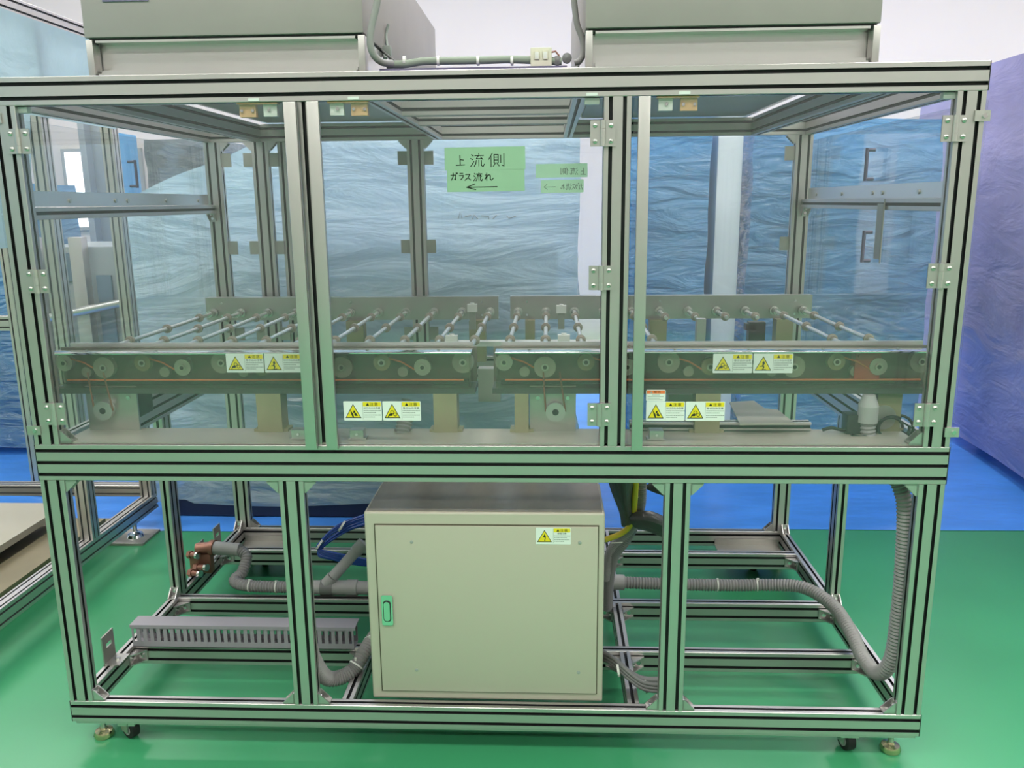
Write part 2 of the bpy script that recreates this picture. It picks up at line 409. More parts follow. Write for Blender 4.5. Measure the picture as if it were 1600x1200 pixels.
# blue wrapped machines to the right
def wrapped(name, label, x0, x1, y0, y1, z0, z1, m, core, seed, amp=0.02, feet=(), fine=(1.6, 1.6, 6), famp=0.012):
    t = thing(name, label, 'machine', ((x0 + x1) / 2, (y0 + y1) / 2, 0))
    film_shell('film_wrap', lambda u, v, wv: (x0 + u * (x1 - x0), y0 + v * (y1 - y0) - 0.02 * math.sin(math.pi * u) * math.sin(math.pi * wv), z0 + wv * (z1 - z0)), t, m, 70, 80, 20, amp, seed, fine, famp)
    MB().box(x0 + 0.08, x1 - 0.08, y0 + 0.1, y1 - 0.1, z0 + 0.02, z1 - 0.15).build('machine_body', core, t)
    for fx, fy in feet:
        f = MB(); f.cyl((fx, fy, GR + 0.01), (fx, fy, GR + 0.03), 0.05); f.cyl((fx, fy, GR + 0.03), (fx, fy, z0 + 0.05), 0.018)
        f.build('levelling_foot', DULL, t)
    return t
wrapped('wrapped_machine', 'narrow machine in deep blue film behind the right door, left of the pale column', 0.54, 0.925, 2.2, 2.9, 0.09, 1.78, FILMB, COREM, 11.0, feet=((0.7, 2.3), (0.85, 2.3)))
wrapped('wrapped_machine', 'wide machine in deep blue film seen through the right door and side panel', 1.115, 1.98, 2.2, 3.0, 0.09, 1.78, FILMB, COREM, 5.0, feet=((1.2, 2.3), (1.6, 2.3), (1.9, 2.3)))
t = thing('storage_column', 'tall pale bluish-white column between the two deep blue wrapped machines', 'column', (1.02, 2.4, 0))
MB().box(0.96, 1.08, 2.25, 2.5, GR + 0.03, 1.8).build('column_body', WHITEC, t, bevel=0.01)
MB().box(0.94, 1.10, 2.23, 2.52, GR + 0.008, GR + 0.03).build('foot_plate', DULL, t)
# violet film box on the right
t = thing('wrapped_machine', 'tall violet-blue film-wrapped machine at the right edge of the picture', 'machine', (2.9, 2.2, 0))
def mapP(u, v, wv):
    # u: depth into the box (x), v along y
    x = 2.53 + u * 1.3; y = 3.75 - v * 3.4
    x += (-0.19) * v + 0.02 * math.sin(math.pi * wv) * -1
    return (x, y, 0.11 + wv * 2.0)
film_shell('film_wrap', lambda u, v, wv: mapP(v if False else u, v, wv), t, FILMP, 30, 70, 90, 0.03, 21.0, (1.2, 1.2, 3.0), 0.015)
MB().box(2.62, 3.6, 0.55, 2.85, 0.16, 1.9).build('machine_body', COREM, t)
for fx, fy in ((2.62, 2.75), (2.62, 0.6), (3.5, 2.7)):
    f = MB(); f.cyl((fx, fy, GR + 0.008), (fx, fy, 0.12), 0.035); f.build('castor', RUBBER, t)

# ------------------------------------------------------------------ aluminium extrusion
def section(u0, u1, v0, v1, sw=0.0083, sd=0.008, ch=0.0012):
    """cross-section polygon with T-slot openings, and the material of each side"""
    lu, lv = u1 - u0, v1 - v0; nu = max(1, round(lu / 0.03)); nv = max(1, round(lv / 0.03))
    pts = []; mats = []
    def side(a, b, n, nrm):
        a = Vector(a); b = Vector(b); d = (b - a); L = d.length; d = d / L; nr = Vector(nrm)
        pts.append(a + d * ch); mats.append(0)
        for i in range(n):
            c = (i + 0.5) * L / n
            pts.append(a + d * (c - sw / 2)); mats.append(1)
            pts.append(a + d * (c - sw / 2) - nr * sd); mats.append(1)
            pts.append(a + d * (c + sw / 2) - nr * sd); mats.append(1)
            pts.append(a + d * (c + sw / 2)); mats.append(0)
        pts.append(b - d * ch); mats.append(0)
    side((u0, v0), (u1, v0), nu, (0, -1)); side((u1, v0), (u1, v1), nv, (1, 0))
    side((u1, v1), (u0, v1), nu, (0, 1)); side((u0, v1), (u0, v0), nv, (-1, 0))
    return [(p.x, p.y) for p in pts], mats
def extr(name, axis, a0, a1, u0, u1, v0, v1, parent, sw=0.0083, slot=None):
    poly, ms = section(u0, u1, v0, v1, sw)
    mb = MB().prism(poly, axis, a0, a1, 0, ms)
    return mb.build(name, [ALU, slot or SLOT], parent)

XL, XR = -1.079, 1.079
B0, B1, M0, M1, T0, T1 = 0.115, 0.175, 0.775, 0.865, 1.644, 1.704
YB0, YB1 = 1.17, 1.20
FR = thing('machine_frame', 'large aluminium extrusion machine frame with clear acrylic doors on castors', 'machine', (0, 0.6, 0))
# front
extr('bottom_beam', 'x', XL, XR, 0, 0.03, B0, B1, FR); extr('middle_beam', 'x', XL, XR, 0, 0.03, M0, M1, FR); extr('top_beam', 'x', XL, XR, 0, 0.03, T0, T1, FR)
MB().box(XL + 0.005, XR - 0.005, 0.004, 0.028, B0 - 0.008, B0).build('under_strip', ALU, FR, bevel=0.002)
capm = {}
for z0, z1, nm in ((B0, B1, 'b'), (M0, M1, 'm'), (T0, T1, 't')):
    for x in (XL - 0.0025, XR):
        MB().box(x, x + 0.0025, 0.0005, 0.0295, z0 + 0.0005, z1 - 0.0005).build('end_cap', BLACK, FR)
for x in (XL, -0.49, 0.434, XR - 0.06): extr('lower_post', 'z', B1, M0, x, x + 0.06, 0, 0.03, FR)
for x in (XL, 0.278, XR - 0.06): extr('upper_post', 'z', M1, T0, x, x + 0.06, 0, 0.03, FR)
extr('upper_post', 'z', M1, T0, -0.39, -0.36, 0.006, 0.036, FR)
# bottom level
for x in (XL, XR - 0.03): extr('side_rail', 'y', 0.03, YB0, x, x + 0.03, B0, B1, FR)
extr('rear_bottom_beam', 'x', XL, XR, YB0, YB1, B0, B1, FR)
CR = (0.28, 0.575, 0.96)
for y in CR: extr('cross_rail', 'x', XL + 0.03, XR - 0.03, y, y + 0.03, B0, B1, FR)
ys = [0.03] + [v for y in CR for v in (y, y + 0.03)] + [YB0]
for x in (-0.375, 0.36):
    for a, b in zip(ys[0::2], ys[1::2]): extr('stringer', 'y', a, b, x, x + 0.03, B0, B1, FR)
# mid and rear posts
for x in (XL, XR - 0.03): extr('middle_post', 'z', B1, M0, x, x + 0.03, 0.59, 0.65, FR)
for x in (XL, XR - 0.06): extr('rear_lower_post', 'z', B1, M0, x, x + 0.06, YB0, YB1, FR)
for x in (XL, XR - 0.06, -0.345, -0.905): extr('rear_upper_post', 'z', M1, T0, x, x + 0.06, YB0, YB1, FR)
extr('rear_upper_post', 'z', M1, T0, -0.815, -0.785, YB0 + 0.015, YB1 + 0.015, FR)
for x in (XL, XR - 0.03):
    extr('middle_side_beam', 'y', 0.03, YB0, x, x + 0.03, M0, M1, FR); extr('top_side_beam', 'y', 0.03, YB0, x, x + 0.03, T0, T1, FR)
    extr('side_guard_rail', 'y', 0.03, YB0, x, x + 0.03, 1.395, 1.425, FR)
extr('rear_middle_beam', 'x', XL, XR, YB0, YB1, M0, M1, FR); extr('rear_top_beam', 'x', XL, XR, YB0, YB1, T0, T1, FR)
for x in (-0.898, -0.246, 0.212, 0.864): extr('filter_rail', 'y', 0.03, YB0, x, x + 0.03, T0, T1, FR)
extr('filter_cross_beam', 'x', -0.216, 0.212, 0.62, 0.65, T0, T1, FR); extr('filter_cross_beam', 'x', -0.216, 0.212, 0.34, 0.37, T0, T1, FR)
# flat plates with bolts above the guard rails
for s in (-1, 1):
    x = XL + 0.012 if s < 0 else XR - 0.015
    pl = MB().box(x, x + 0.003, 0.06, YB0 - 0.03, 1.425, 1.462).build('guard_plate', ALUB, FR)
    for y in (0.25, 0.48, 0.55, 0.8, 1.05):
        b = MB(); xx = x + (0.003 if s < 0 else 0); b.cyl((xx, y, 1.44), (xx - s * 0.004, y, 1.44), 0.006, 10); b.build('bolt', ZINC, pl)

# corner gussets (one mesh, reused)
def gusset_mesh():
    m = MB(); L = 0.03; w2 = 0.013
    for y in (-w2, w2 - 0.003): m.prism([(0, 0), (L, 0), (L, 0.004), (0.004, L), (0, L)], 'y', y, y + 0.003)
    m.box(0, L, -w2, w2, 0, 0.0035); m.box(0, 0.0035, -w2, w2, 0, L)
    m.cyl((0.018, 0, 0.0035), (0.018, 0, 0.008), 0.005, 10, 1); m.cyl((0.0035, 0, 0.018), (0.008, 0, 0.018), 0.005, 10, 1)
    m.prism([(0.004, 0.004), (L * 0.93, 0.004), (0.004, L * 0.93)], 'y', -w2 + 0.003, -w2 + 0.0032)
    return m.mesh('gusset', [ALU, STEEL])
GM = gusset_mesh()
H = math.pi / 2
def gus(x, y, z, sx, sz, name='corner_bracket'):
    """bracket in the x-z plane, opening towards sx / sz"""
    ang = {(1, 1): 0, (-1, 1): -H, (-1, -1): math.pi, (1, -1): H}[(sx, sz)]
    return link(name, GM, FR, (x, y, z), (0, ang, 0))
def gusxy(x, y, z, sx, sy):
    # bracket lying flat: legs along x and y
    rz = {(1, 1): 0, (-1, 1): H, (-1, -1): math.pi, (1, -1): -H}[(sx, sy)]
    o = link('corner_bracket', GM, FR, (x, y, z)); o.rotation_euler = (Matrix.Rotation(rz, 3, 'Z') @ Matrix.Rotation(-H, 3, 'X') @ Matrix.Rotation(math.pi, 3, 'X') @ Matrix.Rotation(math.pi, 3, 'X')).to_euler(); o.scale = (1.3, 1.3, 1.3)
    return o
def gusyz(x, y, z, sy, sz):
    rz = H if sy > 0 else -H
    o = link('corner_bracket', GM, FR, (x, y, z)); o.rotation_euler = (Matrix.Rotation(rz, 3, 'Z') @ Matrix.Rotation(0 if sz > 0 else H, 3, 'Y')).to_euler()
    return o
yg = 0.015
for x, s in ((XL + 0.06, 1), (-0.49, -1), (-0.43, 1), (0.434, -1), (0.494, 1), (XR - 0.06, -1)):
    gus(x, yg, M0, s, -1); gus(x, yg, B1, s, 1)
for x, s in ((XL + 0.06, 1), (XR - 0.06, -1)):
    gus(x, 0.018, M1 + 0.004, s, 1)
    gus(x, YB0 + 0.015, B1, s, 1); gus(x, YB0 + 0.015, T0, s, -1)
for x, s in ((-0.345, -1), (-0.285, 1), (-0.905, -1), (-0.845, 1)): gus(x, YB0 + 0.015, T0, s, -1)
for y in CR:
    for x, s in ((XL + 0.03, 1), (XR - 0.03, -1), (-0.375, -1), (-0.345, 1), (0.36, -1), (0.39, 1)):
        gusxy(x, y, 0.5 * (B0 + B1), s, -1)
for s in (-1, 1):
    gusyz(XL + 0.015 if s < 0 else XR - 0.015, 0.03, B1, 1, 1); gusyz(XL + 0.015 if s < 0 else XR - 0.015, YB0, B1, -1, 1)
    gusyz(XL + 0.015 if s < 0 else XR - 0.015, 0.59, B1, -1, 1); gusyz(XL + 0.015 if s < 0 else XR - 0.015, YB0, 1.395, -1, -1)

# acrylic side and rear panels (part of the frame)
for s in (-1, 1):
    x = XL - 0.0065 if s < 0 else XR + 0.0015
    for z0, z1 in ((0.85, 1.408), (1.412, 1.625)):
        MB().box(x, x + 0.005, 0.004, 1.19, z0, z1).build('side_panel', ACRYLS, FR)
for x0, x1 in ((XL + 0.01, -0.88), (-0.87, -0.325), (-0.315, XR - 0.02)):
    MB().box(x0, x1, YB1 + 0.002, YB1 + 0.007, 0.85, 1.64).build('rear_panel', ACRYLS, FR)
# panel clips
CLIP = MB().box(-0.016, 0.016, -0.004, 0, -0.011, 0.011).cyl((0.004, -0.004, 0), (0.004, -0.007, 0), 0.005, 10, 1).mesh('panel_clip', [ZINC, STEEL])
for px, py in ((54, 672), (1534, 181), (1486, 675), (-8, 185)):
    q = P(px, py, Y=0); link('panel_clip', CLIP, FR, (q.x, -0.0005, q.z))
TAB = MB().box(-0.017, 0.017, -0.006, 0, -0.024, 0.024).mesh('panel_tab', DULL)
for x in (XL + 0.077, -0.922, -0.828, -0.362, -0.268, XR - 0.077):
    for z in (1.582, 1.27, 0.95): link('panel_tab', TAB, FR, (x, YB0 + 0.012, z))

# doors
def hinge_mesh():
    m = MB(); h = 0.054
    m.box(-0.027, -0.0045, -0.0035, 0, -h / 2, h / 2); m.box(0.0045, 0.027, -0.0035, 0, -h / 2, h / 2)
    m.cyl((0, -0.004, -h / 2), (0, -0.004, -h * 0.18), 0.0062, 14); m.cyl((0, -0.004, -h * 0.175), (0, -0.004, h * 0.175), 0.0062, 14); m.cyl((0, -0.004, h * 0.18), (0, -0.004, h / 2), 0.0062, 14)
    for x in (-0.0165, 0.0175):
        for z in (-0.0165, 0.0165):
            m.lathe((x, -0.0035, z), 'y', [(0.0052, 0), (0.0052, -0.0016), (0.0036, -0.0034), (0.001, -0.004)], 12, 1)
            m.box(x - 0.0024, x + 0.0024, -0.0082, -0.0074, z - 0.0005, z + 0.0005, 2)
    return m.mesh('hinge', [ALU, ZINC, BLACK])
HM = hinge_mesh()
def door(label, x0, x1, stile, hx):
    d = part('door', FR, ((x0 + x1) / 2, 0, M1), label)
    MB().box(x0, x1, -0.002, 0.003, M1 + 0.004, T0 - 0.003).build('pane', ACRYL, d)
    MB().box(stile[0], stile[1], -0.015, -0.0025, M1 - 0.006, T0 - 0.002).build('stile', ALUB if False else ALU, d, bevel=0.0012)
    s2 = MB().box(stile[0] + 0.003, stile[1] - 0.003, -0.0022, 0.004, M1 + 0.004, T0 - 0.004)
    for z in (1.568, 1.258, 0.943): link('hinge', HM, d, (hx, -0.0025, z))
door('clear acrylic left door hinged on the left', XL + 0.0645, -0.388, (-0.414, -0.387), -1.017)
door('clear acrylic middle door hinged on the right', -0.362, 0.275, (-0.363, -0.337), 0.276)
door('clear acrylic right door hinged on the right', 0.342, XR - 0.0645, (0.351, 0.376), 1.017)
# magnet catches at the top and stops at the bottom of each door
def catch(x, flip):
    c = part('door_catch', FR, (x, 0.03, T0 - 0.02))
    s = -1 if flip else 1
    MB().box(x - 0.045, x + 0.045, 0.005, 0.028, T0 - 0.004, T0 - 0.0005).build('backing_plate', ORTAN, c)
    a = MB().cbox((x - s * 0.024, 0.02, T0 - 0.017), (0.036, 0.014, 0.026)); a.cyl((x - s * 0.036, 0.013, T0 - 0.017), (x - s * 0.036, 0.010, T0 - 0.017), 0.0035, 10, 1); a.cyl((x - s * 0.012, 0.013, T0 - 0.017), (x - s * 0.012, 0.010, T0 - 0.017), 0.0035, 10, 1)
    a.build('latch_block', [ORTAN, STEEL], c)
    a = MB().cbox((x + s * 0.026, 0.02, T0 - 0.016), (0.03, 0.012, 0.026)); a.cyl((x + s * 0.024, 0.014, T0 - 0.016), (x + s * 0.024, 0.010, T0 - 0.016), 0.0035, 10, 1)
    a.build('magnet_block', [WHITEP, STEEL], c)
catch(-0.478, False); catch(-0.278, True); catch(0.437, True)
for x in (P(468, 686, Y=0.04).x, P(559, 686, Y=0.04).x, P(1025, 686, Y=0.04).x):
    a = MB().cbox((x, 0.045, 0.884), (0.032, 0.03, 0.020)); a.cyl((x, 0.03, 0.884), (x, 0.0275, 0.884), 0.003, 10, 1); a.box(x - 0.022, x + 0.022, 0.032, 0.06, 0.8705, 0.874)
    a.build('door_stop', [ALU, WHITEP], FR)
# small white tags on the top beam
for px in (396, 552, 925, 1070):
    q = P(px, 152 if px < 600 else 141, Y=0); MB().box(q.x - 0.012, q.x + 0.012, -0.0008, -0.0001, T0 + 0.002, T0 + 0.008).build('name_tag', STW, FR)
for px, py in ((35, 176), (925, 154), (1484, 148)):
    q = P(px, py, Y=0.02); MB().box(q.x - 0.016, q.x + 0.016, 0.012, 0.03, T0 - 0.014, T0 - 0.001).build('bumper', WHITEP, FR, bevel=0.001)
# deck strip
dk = MB().box(XL + 0.06, XR - 0.06, 0.008, 0.137, 0.8655, 0.8695).build('deck_plate', DECK, FR)
q = P(800, 695, Y=0.0)
# sloping tray plates visible under the right conveyor
m = MB(); z = 0.90
poly = [P(a, b, Z=z) for a, b in ((1140, 628), (1178, 626), (1195, 638), (1215, 640), (1242, 661), (1156, 662))]
m.prism([(p.x, p.y) for p in poly], 'z', z - 0.004, z)
m.build('tray_plate', DECK, FR)
m = MB(); a = P(1045, 616, Z=0.93); m.box(a.x, a.x + 0.13, a.y, a.y + 0.05, 0.90, 0.93); m.build('tray_bracket', DULL, FR)
extr('tray_rail', 'x', 0.36, 0.80, 0.115, 0.145, 0.872, 0.892, FR)
# L-shaped floor brackets on the left rail
def lbr(x, y, flip=1):
    m = MB(); h = 0.085; t_ = 0.004; wd = 0.06
    # upright with a slot: built from four strips round the hole
    m.box(x, x + t_, y, y + wd, B1, B1 + 0.045); m.box(x, x + t_, y, y + 0.018, B1 + 0.045, B1 + 0.057); m.box(x, x + t_, y + wd - 0.014, y + wd, B1 + 0.045, B1 + 0.057); m.box(x, x + t_, y, y + wd, B1 + 0.057, B1 + h)
    m.box(x, x + 0.045, y, y + wd, B1 + 0.0005, B1 + 0.0045); m.cyl((x + 0.025, y + wd / 2, B1 + 0.0045), (x + 0.025, y + wd / 2, B1 + 0.010), 0.007, 6, 1)
    m.build('anchor_bracket', [STAIN, STEEL], FR)
lbr(-1.078, 0.165); lbr(-1.078, 0.80); lbr(-1.078, 0.95)
# rear tray plates in the corners
for x0, x1 in ((XL + 0.035, XL + 0.27), (0.80, XR - 0.035)):
    MB().box(x0, x1, 1.0, YB0 - 0.002, B0 + 0.004, B0 + 0.008).box(x0, x1, YB0 - 0.006, YB0 - 0.002, B0 + 0.008, B0 + 0.03).build('corner_plate', STAIN, FR)
# castors and levelling feet
def castor(x, y, ang):
    c = part('castor', FR, (x, y, 0)); ca, sa = math.cos(ang), math.sin(ang)
    r = 0.027; ax = Vector((ca, sa, 0)); cz = Vector((x, y, GR + r))
    wv = MB()
    wv.tube([cz - ax * 0.012, cz - ax * 0.010, cz + ax * 0.010, cz + ax * 0.012], [r - 0.003, r, r, r - 0.003], 24)
    wo = wv.build('wheel', RUBBER, c)
    MB().tube([cz - ax * 0.0135, cz + ax * 0.0135], 0.016, 16).build('hub', HOSEL, wo)
    f = MB()
    nx = Vector((-sa, ca, 0))
    for s in (-1, 1):
        o = cz + ax * 0.017 * s
        vs = []
        for k in (-0.0015, 0.0015):
            for a_, b_ in ((-0.012, -0.005), (0.012, -0.005), (0.024, 0.030), (-0.018, 0.030)): vs.append(o + ax * k + nx * a_ + Vector((0, 0, b_)))
        f.add(vs, [(0, 1, 2, 3), (7, 6, 5, 4), (0, 4, 5, 1), (1, 5, 6, 2), (2, 6, 7, 3), (3, 7, 4, 0)])
    f.cbox((x, y, 0.0885), (0.045, 0.045, 0.008)); f.cyl((x, y, 0.092), (x, y, 0.105), 0.02)
    f.box(x - 0.035, x + 0.035, y - 0.03, y + 0.03, 0.103, 0.107)
    f.build('fork', ZINC, c)
def foot(x, y):
    c = part('levelling_foot', FR, (x, y, 0))
    MB().lathe((x, y, GR + 0.001), 'z', [(0.024, 0), (0.026, 0.006), (0.022, 0.016), (0.010, 0.020), (0.008, 0.024)], 20).build('foot_pad', BRASSY, c)
    MB().cyl((x, y, 0.024), (x, y, 0.107), 0.007, 12).lathe((x, y, 0.045), 'z', [(0.013, 0), (0.013, 0.010)], 6).build('threaded_rod', ZINC, c)
BRASSY = mat('yellow_zinc', (0.62, 0.55, 0.33), 0.25, 1.0)
castor(-0.955, 0.05, 1.0); castor(0.925, 0.055, 0.25); foot(-1.03, 0.05); foot(1.035, 0.05)
castor(-0.955, 1.12, 0.4); castor(0.94, 1.12, 0.8); foot(-1.03, 1.15); foot(1.035, 1.15)

# ------------------------------------------------------------------ fan filter units on top
def ffu(label, x0, x1, plate):
    t = thing('fan_filter_unit', label, 'filter unit', ((x0 + x1) / 2, 0.66, T1), 'fan filter units on the roof of the frame')
    y0, y1, z0, z1 = 0.05, 1.27, T1 + 0.004, 1.785
    f = MB()
    f.box(x0, x1, y0 + 0.034, y1, z0 + 0.004, z1 - 0.002)                    # recessed web
    f.box(x0 + 0.018, x1 - 0.018, y0, y0 + 0.034, z1 - 0.005, z1)              # upper flange
    f.box(x0 + 0.018, x1 - 0.018, y0, y0 + 0.034, z0, z0 + 0.007); f.box(x0 + 0.018, x1 - 0.018, y0 + 0.014, y0 + 0.034, z0 + 0.007, z0 + 0.015)
    f.build('filter_frame', ALUB, t)
    for a, b in ((x0 - 0.003, x0 + 0.012), (x1 - 0.012, x1 + 0.003)):
        MB().box(a, b, y0 - 0.002, y0 + 0.03, z0 - 0.001, z1 + 0.001).build('frame_corner', ALU, t, bevel=0.001)
    MB().box(x0 + 0.004, x1 - 0.004, y0 + 0.004, y1 - 0.004, z1, z1 + 0.005).build('gasket', BLACK, t)
    MB().box(x0 - 0.004, x1 + 0.002, y0 - 0.004, y1, z1 + 0.005, 2.03).build('housing', FFUG, t, bevel=0.004)
    MB().box(x0 + 0.03, x1 - 0.03, 0.1, 1.15, z0 - 0.001, z0 + 0.003).build('filter_face', FFUG, t)
    if plate:
        q0, q1 = P(160, 3, Y=0.045), P(232, 3, Y=0.045)
        MB().box(q0.x, q1.x, 0.0435, 0.0455, q0.z, q0.z + 0.06).build('name_plate', PURPLE, t)
    return t
ffu('grey fan filter unit on the left of the roof, with a dark name plate', -0.865, -0.246, True)
ffu('grey fan filter unit on the right of the roof, without a name plate', 0.243, 0.864, False)

# ------------------------------------------------------------------ conveyors
SZ = 1.042
def conveyor(label, xa, xb, xs, short, legs, motor):
    t = thing('roller_conveyor', label, 'conveyor', ((xa + xb) / 2, 0.6, 0.87), 'roller conveyors inside the acrylic cage')
    m = MB(); m.box(xa, xb, 1.085, 1.093, 1.018, 1.092); m.box(xa, xb, 1.085, 1.125, 1.092, 1.096); m.box(xa, xb, 1.085, 1.12, 1.014, 1.018)
    rp = m.build('rear_plate', STAIN, t)
    for x in (xa + 0.06, (xa + xb) / 2, xb - 0.06):
        for z in (1.077, 1.03): MB().cyl((x, 1.085, z), (x, 1.081, z), 0.004, 8).build('bolt', STEEL, rp)
    m = MB(); m.box(xa, xb, 0.165, 0.173, 0.985, 1.074); fp = m.build('front_plate', BACKPL, t)
    MB().box(xa, xb, 0.10, 0.19, 0.968, 0.982).build('base_channel', DARKCH, t)
    # shafts with rollers
    RM = MB().lathe((0, 0, 0), 'y', [(0.0065, -0.010), (0.010, -0.010), (0.010, -0.005), (0.0145, -0.0035), (0.0145, 0.0035), (0.010, 0.005), (0.010, 0.010), (0.0065, 0.010)], 18).mesh('roller', ROLLER)
    CM = MB().lathe((0, 0, 0), 'y', [(0.0065, -0.012), (0.012, -0.012), (0.0125, 0.010), (0.0065, 0.012)], 16).mesh('collar', STEEL)
    BM = MB().lathe((0, 0, 0), 'y', [(0.006, -0.010), (0.012, -0.010), (0.012, 0.0), (0.016, 0.001), (0.016, 0.010)], 18).mesh('bearing', ZINC)
    for i, x in enumerate(xs):
        segs = [(0.13, 1.10)] if i not in short else [(0.13, 0.30), (0.90, 1.10)]
        sm = MB()
        for a, b in segs: sm.cyl((x, a, SZ), (x, b, SZ), 0.0063, 14)
        so = sm.build('shaft', SHAFT, t)
        for y in ((0.24, 0.46, 0.70, 0.95) if i not in short else (0.24, 0.93)):
            link('roller', RM, so, (x, y, SZ))
        link('bearing', BM, so, (x, 1.072, SZ)); link('collar', CM, so, (x, 1.045, SZ)); link('bearing', BM, so, (x, 0.18, SZ))
        # drive pulley at the front
        r = 0.027 if i % 3 == 1 else 0.021
        pm = MB().lathe((x, 0.13, SZ - 0.012 if i % 2 else SZ), 'y', [(0.006, -0.008), (r, -0.008), (r, -0.005), (r - 0.003, 0), (r, 0.005), (r, 0.008), (0.006, 0.009)], 20)
        pm.cyl((x, 0.1205, SZ - 0.012 if i % 2 else SZ), (x, 0.117, SZ - 0.012 if i % 2 else SZ), 0.009, 14, 1); pm.cyl((x, 0.117, SZ - 0.012 if i % 2 else SZ), (x, 0.1165, SZ - 0.012 if i % 2 else SZ), 0.005, 12, 2)
        pm.build('pulley', [(ALU, DULL, TAN)[i % 3], ZINC, BLACK], t)
    # belts running between the pulleys
    for i in range(len(xs) - 1):
        if i % 2 == 0:
            z0 = SZ + 0.012; z1 = SZ - 0.012
            MB().tube([(xs[i] + 0.012, 0.125, z0), (xs[i] + 0.05, 0.125, z0 - 0.012), (xs[i + 1] - 0.01, 0.125, z1 - 0.012)], 0.0022, 8).build('belt', ORANGE, t)
    MB().tube([(xa + 0.03, 0.127, 0.997), (xb - 0.03, 0.127, 0.997)], 0.0026, 8).build('belt', ORANGE, t)
    MB().box(xa + 0.02, xb - 0.02, 0.135, 0.160, 0.985, 0.993).build('belt_guide', BLACK, t)
    # idlers below
    for x in [v + 0.05 for v in xs[0:-1:2]]:
        MB().lathe((x, 0.14, SZ - 0.025), 'y', [(0.005, -0.010), (0.013, -0.010), (0.013, 0.006), (0.005, 0.008)], 16).build('idler', DULL, t)
    # clear cover: front, sloped top and ends
    c = MB(); c.box(xa + 0.01, xb - 0.01, 0.094, 0.098, 0.984, 1.068)
    c.box(xa + 0.01, xa + 0.014, 0.098, 0.165, 0.984, 1.068); c.box(xb - 0.014, xb - 0.01, 0.098, 0.165, 0.984, 1.068)
    c.build('clear_cover', COVER, t)
    tp = MB().box(xa + 0.008, xb - 0.008, 0.0935, 0.1745, 1.0685, 1.0725).build('cover_top', CHROME, t, bevel=0.001)
    for k in range(6):
        sx = xa + 0.09 + k * (xb - xa - 0.18) / 5; MB().cyl((sx, 0.125, 1.0725), (sx, 0.125, 1.0745), 0.004, 8).build('screw', STG, tp)
    MB().box(xa + 0.02, xb - 0.01, 0.1745, 0.180, 1.066, 1.084).build('cover_rail', ALUB, t)
    # legs
    for (x, wd, y) in legs:
        MB().box(x - wd / 2, x + wd / 2, y, y + 0.05, 0.8695, 0.968).box(x - wd / 2 - 0.012, x + wd / 2 + 0.012, y + 0.005, y + 0.045, 0.8695, 0.876).build('leg', TAN, t)
        MB().box(x - wd / 2, x + wd / 2, 1.05, 1.10, 0.865, 1.014).build('leg', TAN, t)
    # motor plate with its belt drive
    if motor:
        x0, x1, ztop, py, pz = motor; xc = (x0 + x1) / 2
        MB().box(x0, x1, 0.115, 0.121, 0.8695, ztop).build('motor_plate', STAIN, t)
        mp_ = MB().lathe((py, 0.10, pz), 'y', [(0.006, -0.006), (0.024, -0.006), (0.024, -0.004), (0.021, 0), (0.024, 0.004), (0.024, 0.014)], 24); mp_.cyl((py, 0.094, pz), (py, 0.0935, pz), 0.008, 16, 1)
        mp_.build('motor_pulley', [ALU, BLACK], t)
        MB().tube([(py - 0.024, 0.10, pz), (py - 0.03, 0.10, SZ - 0.02)], 0.0022, 8).tube([(py + 0.024, 0.10, pz), (py + 0.01, 0.10, SZ - 0.02)], 0.0022, 8).build('drive_belt', BRONZE, t)
        for dx in (x0 + 0.02, x1 - 0.02): MB().cyl((dx, 0.115, 0.955), (dx, 0.110, 0.955), 0.005, 8).build('bolt', STEEL, t)
        MB().box(xc - 0.035, xc + 0.035, 0.122, 0.26, 0.885, 0.955).build('motor', BLACK, t, bevel=0.006)
    return t
xsl = [-1.055 + 0.1004 * i for i in range(11)]; xsr = [0.05 + 0.1002 * i for i in range(11)]
cl = conveyor('left roller conveyor under a clear cover, with tan support blocks', -1.085, -0.020, xsl, (), ((-0.535, 0.062, 0.10), (-0.095, 0.058, 0.10)), (-1.005, -0.875, 0.984, -0.955, 0.925))
cr = conveyor('right roller conveyor under a clear cover, with a square motor plate', 0.022, 1.085, xsr, (5, 6, 7, 8), ((0.093, 0.034, 0.10), (0.545, 0.060, 0.10), (0.985, 0.058, 0.12)), (0.113, 0.226, 0.984, 0.176, 0.923))
# sensors between the rollers
def sensor(parent, px, py, Y):
    q = P(px, py, Y=Y); s = part('sensor', parent, q)
    MB().cbox(q, (0.034, 0.022, 0.026)).cyl((q.x, q.y, q.z + 0.013), (q.x, q.y, q.z + 0.017), 0.008, 12).build('sensor_head', WHITEP, s)
    MB().box(q.x - 0.011, q.x + 0.011, q.y + 0.002, q.y + 0.014, 0.99, q.z - 0.013).build('sensor_post', DULL, s)
sensor(cl, 738, 481, 1.0); sensor(cr, 877, 483, 1.0); sensor(cl, 706, 531, 0.45); sensor(cr, 881, 530, 0.45)
m = MB(); q = P(1181, 520, Y=0.7); m.cbox((q.x, 0.7, q.z), (0.05, 0.03, 0.07)); m.cbox((q.x - 0.02, 0.7, q.z + 0.02), (0.03, 0.03, 0.02)); m.build('cylinder_block', BLACK, cr)
m = MB(); q = P(1095, 515, Y=0.75); m.box(q.x - 0.014, q.x + 0.014, 0.74, 0.77, 0.97, 1.06); m.build('upright', ALU, cr)
m = MB(); q = P(1352, 570, Y=0.14); m.cbox((q.x, 0.14, q.z), (0.06, 0.03, 0.07)); m.cyl((q.x - 0.02, 0.124, q.z + 0.025), (q.x - 0.02, 0.118, q.z + 0.025), 0.005); m.build('red_block', RED, cr)
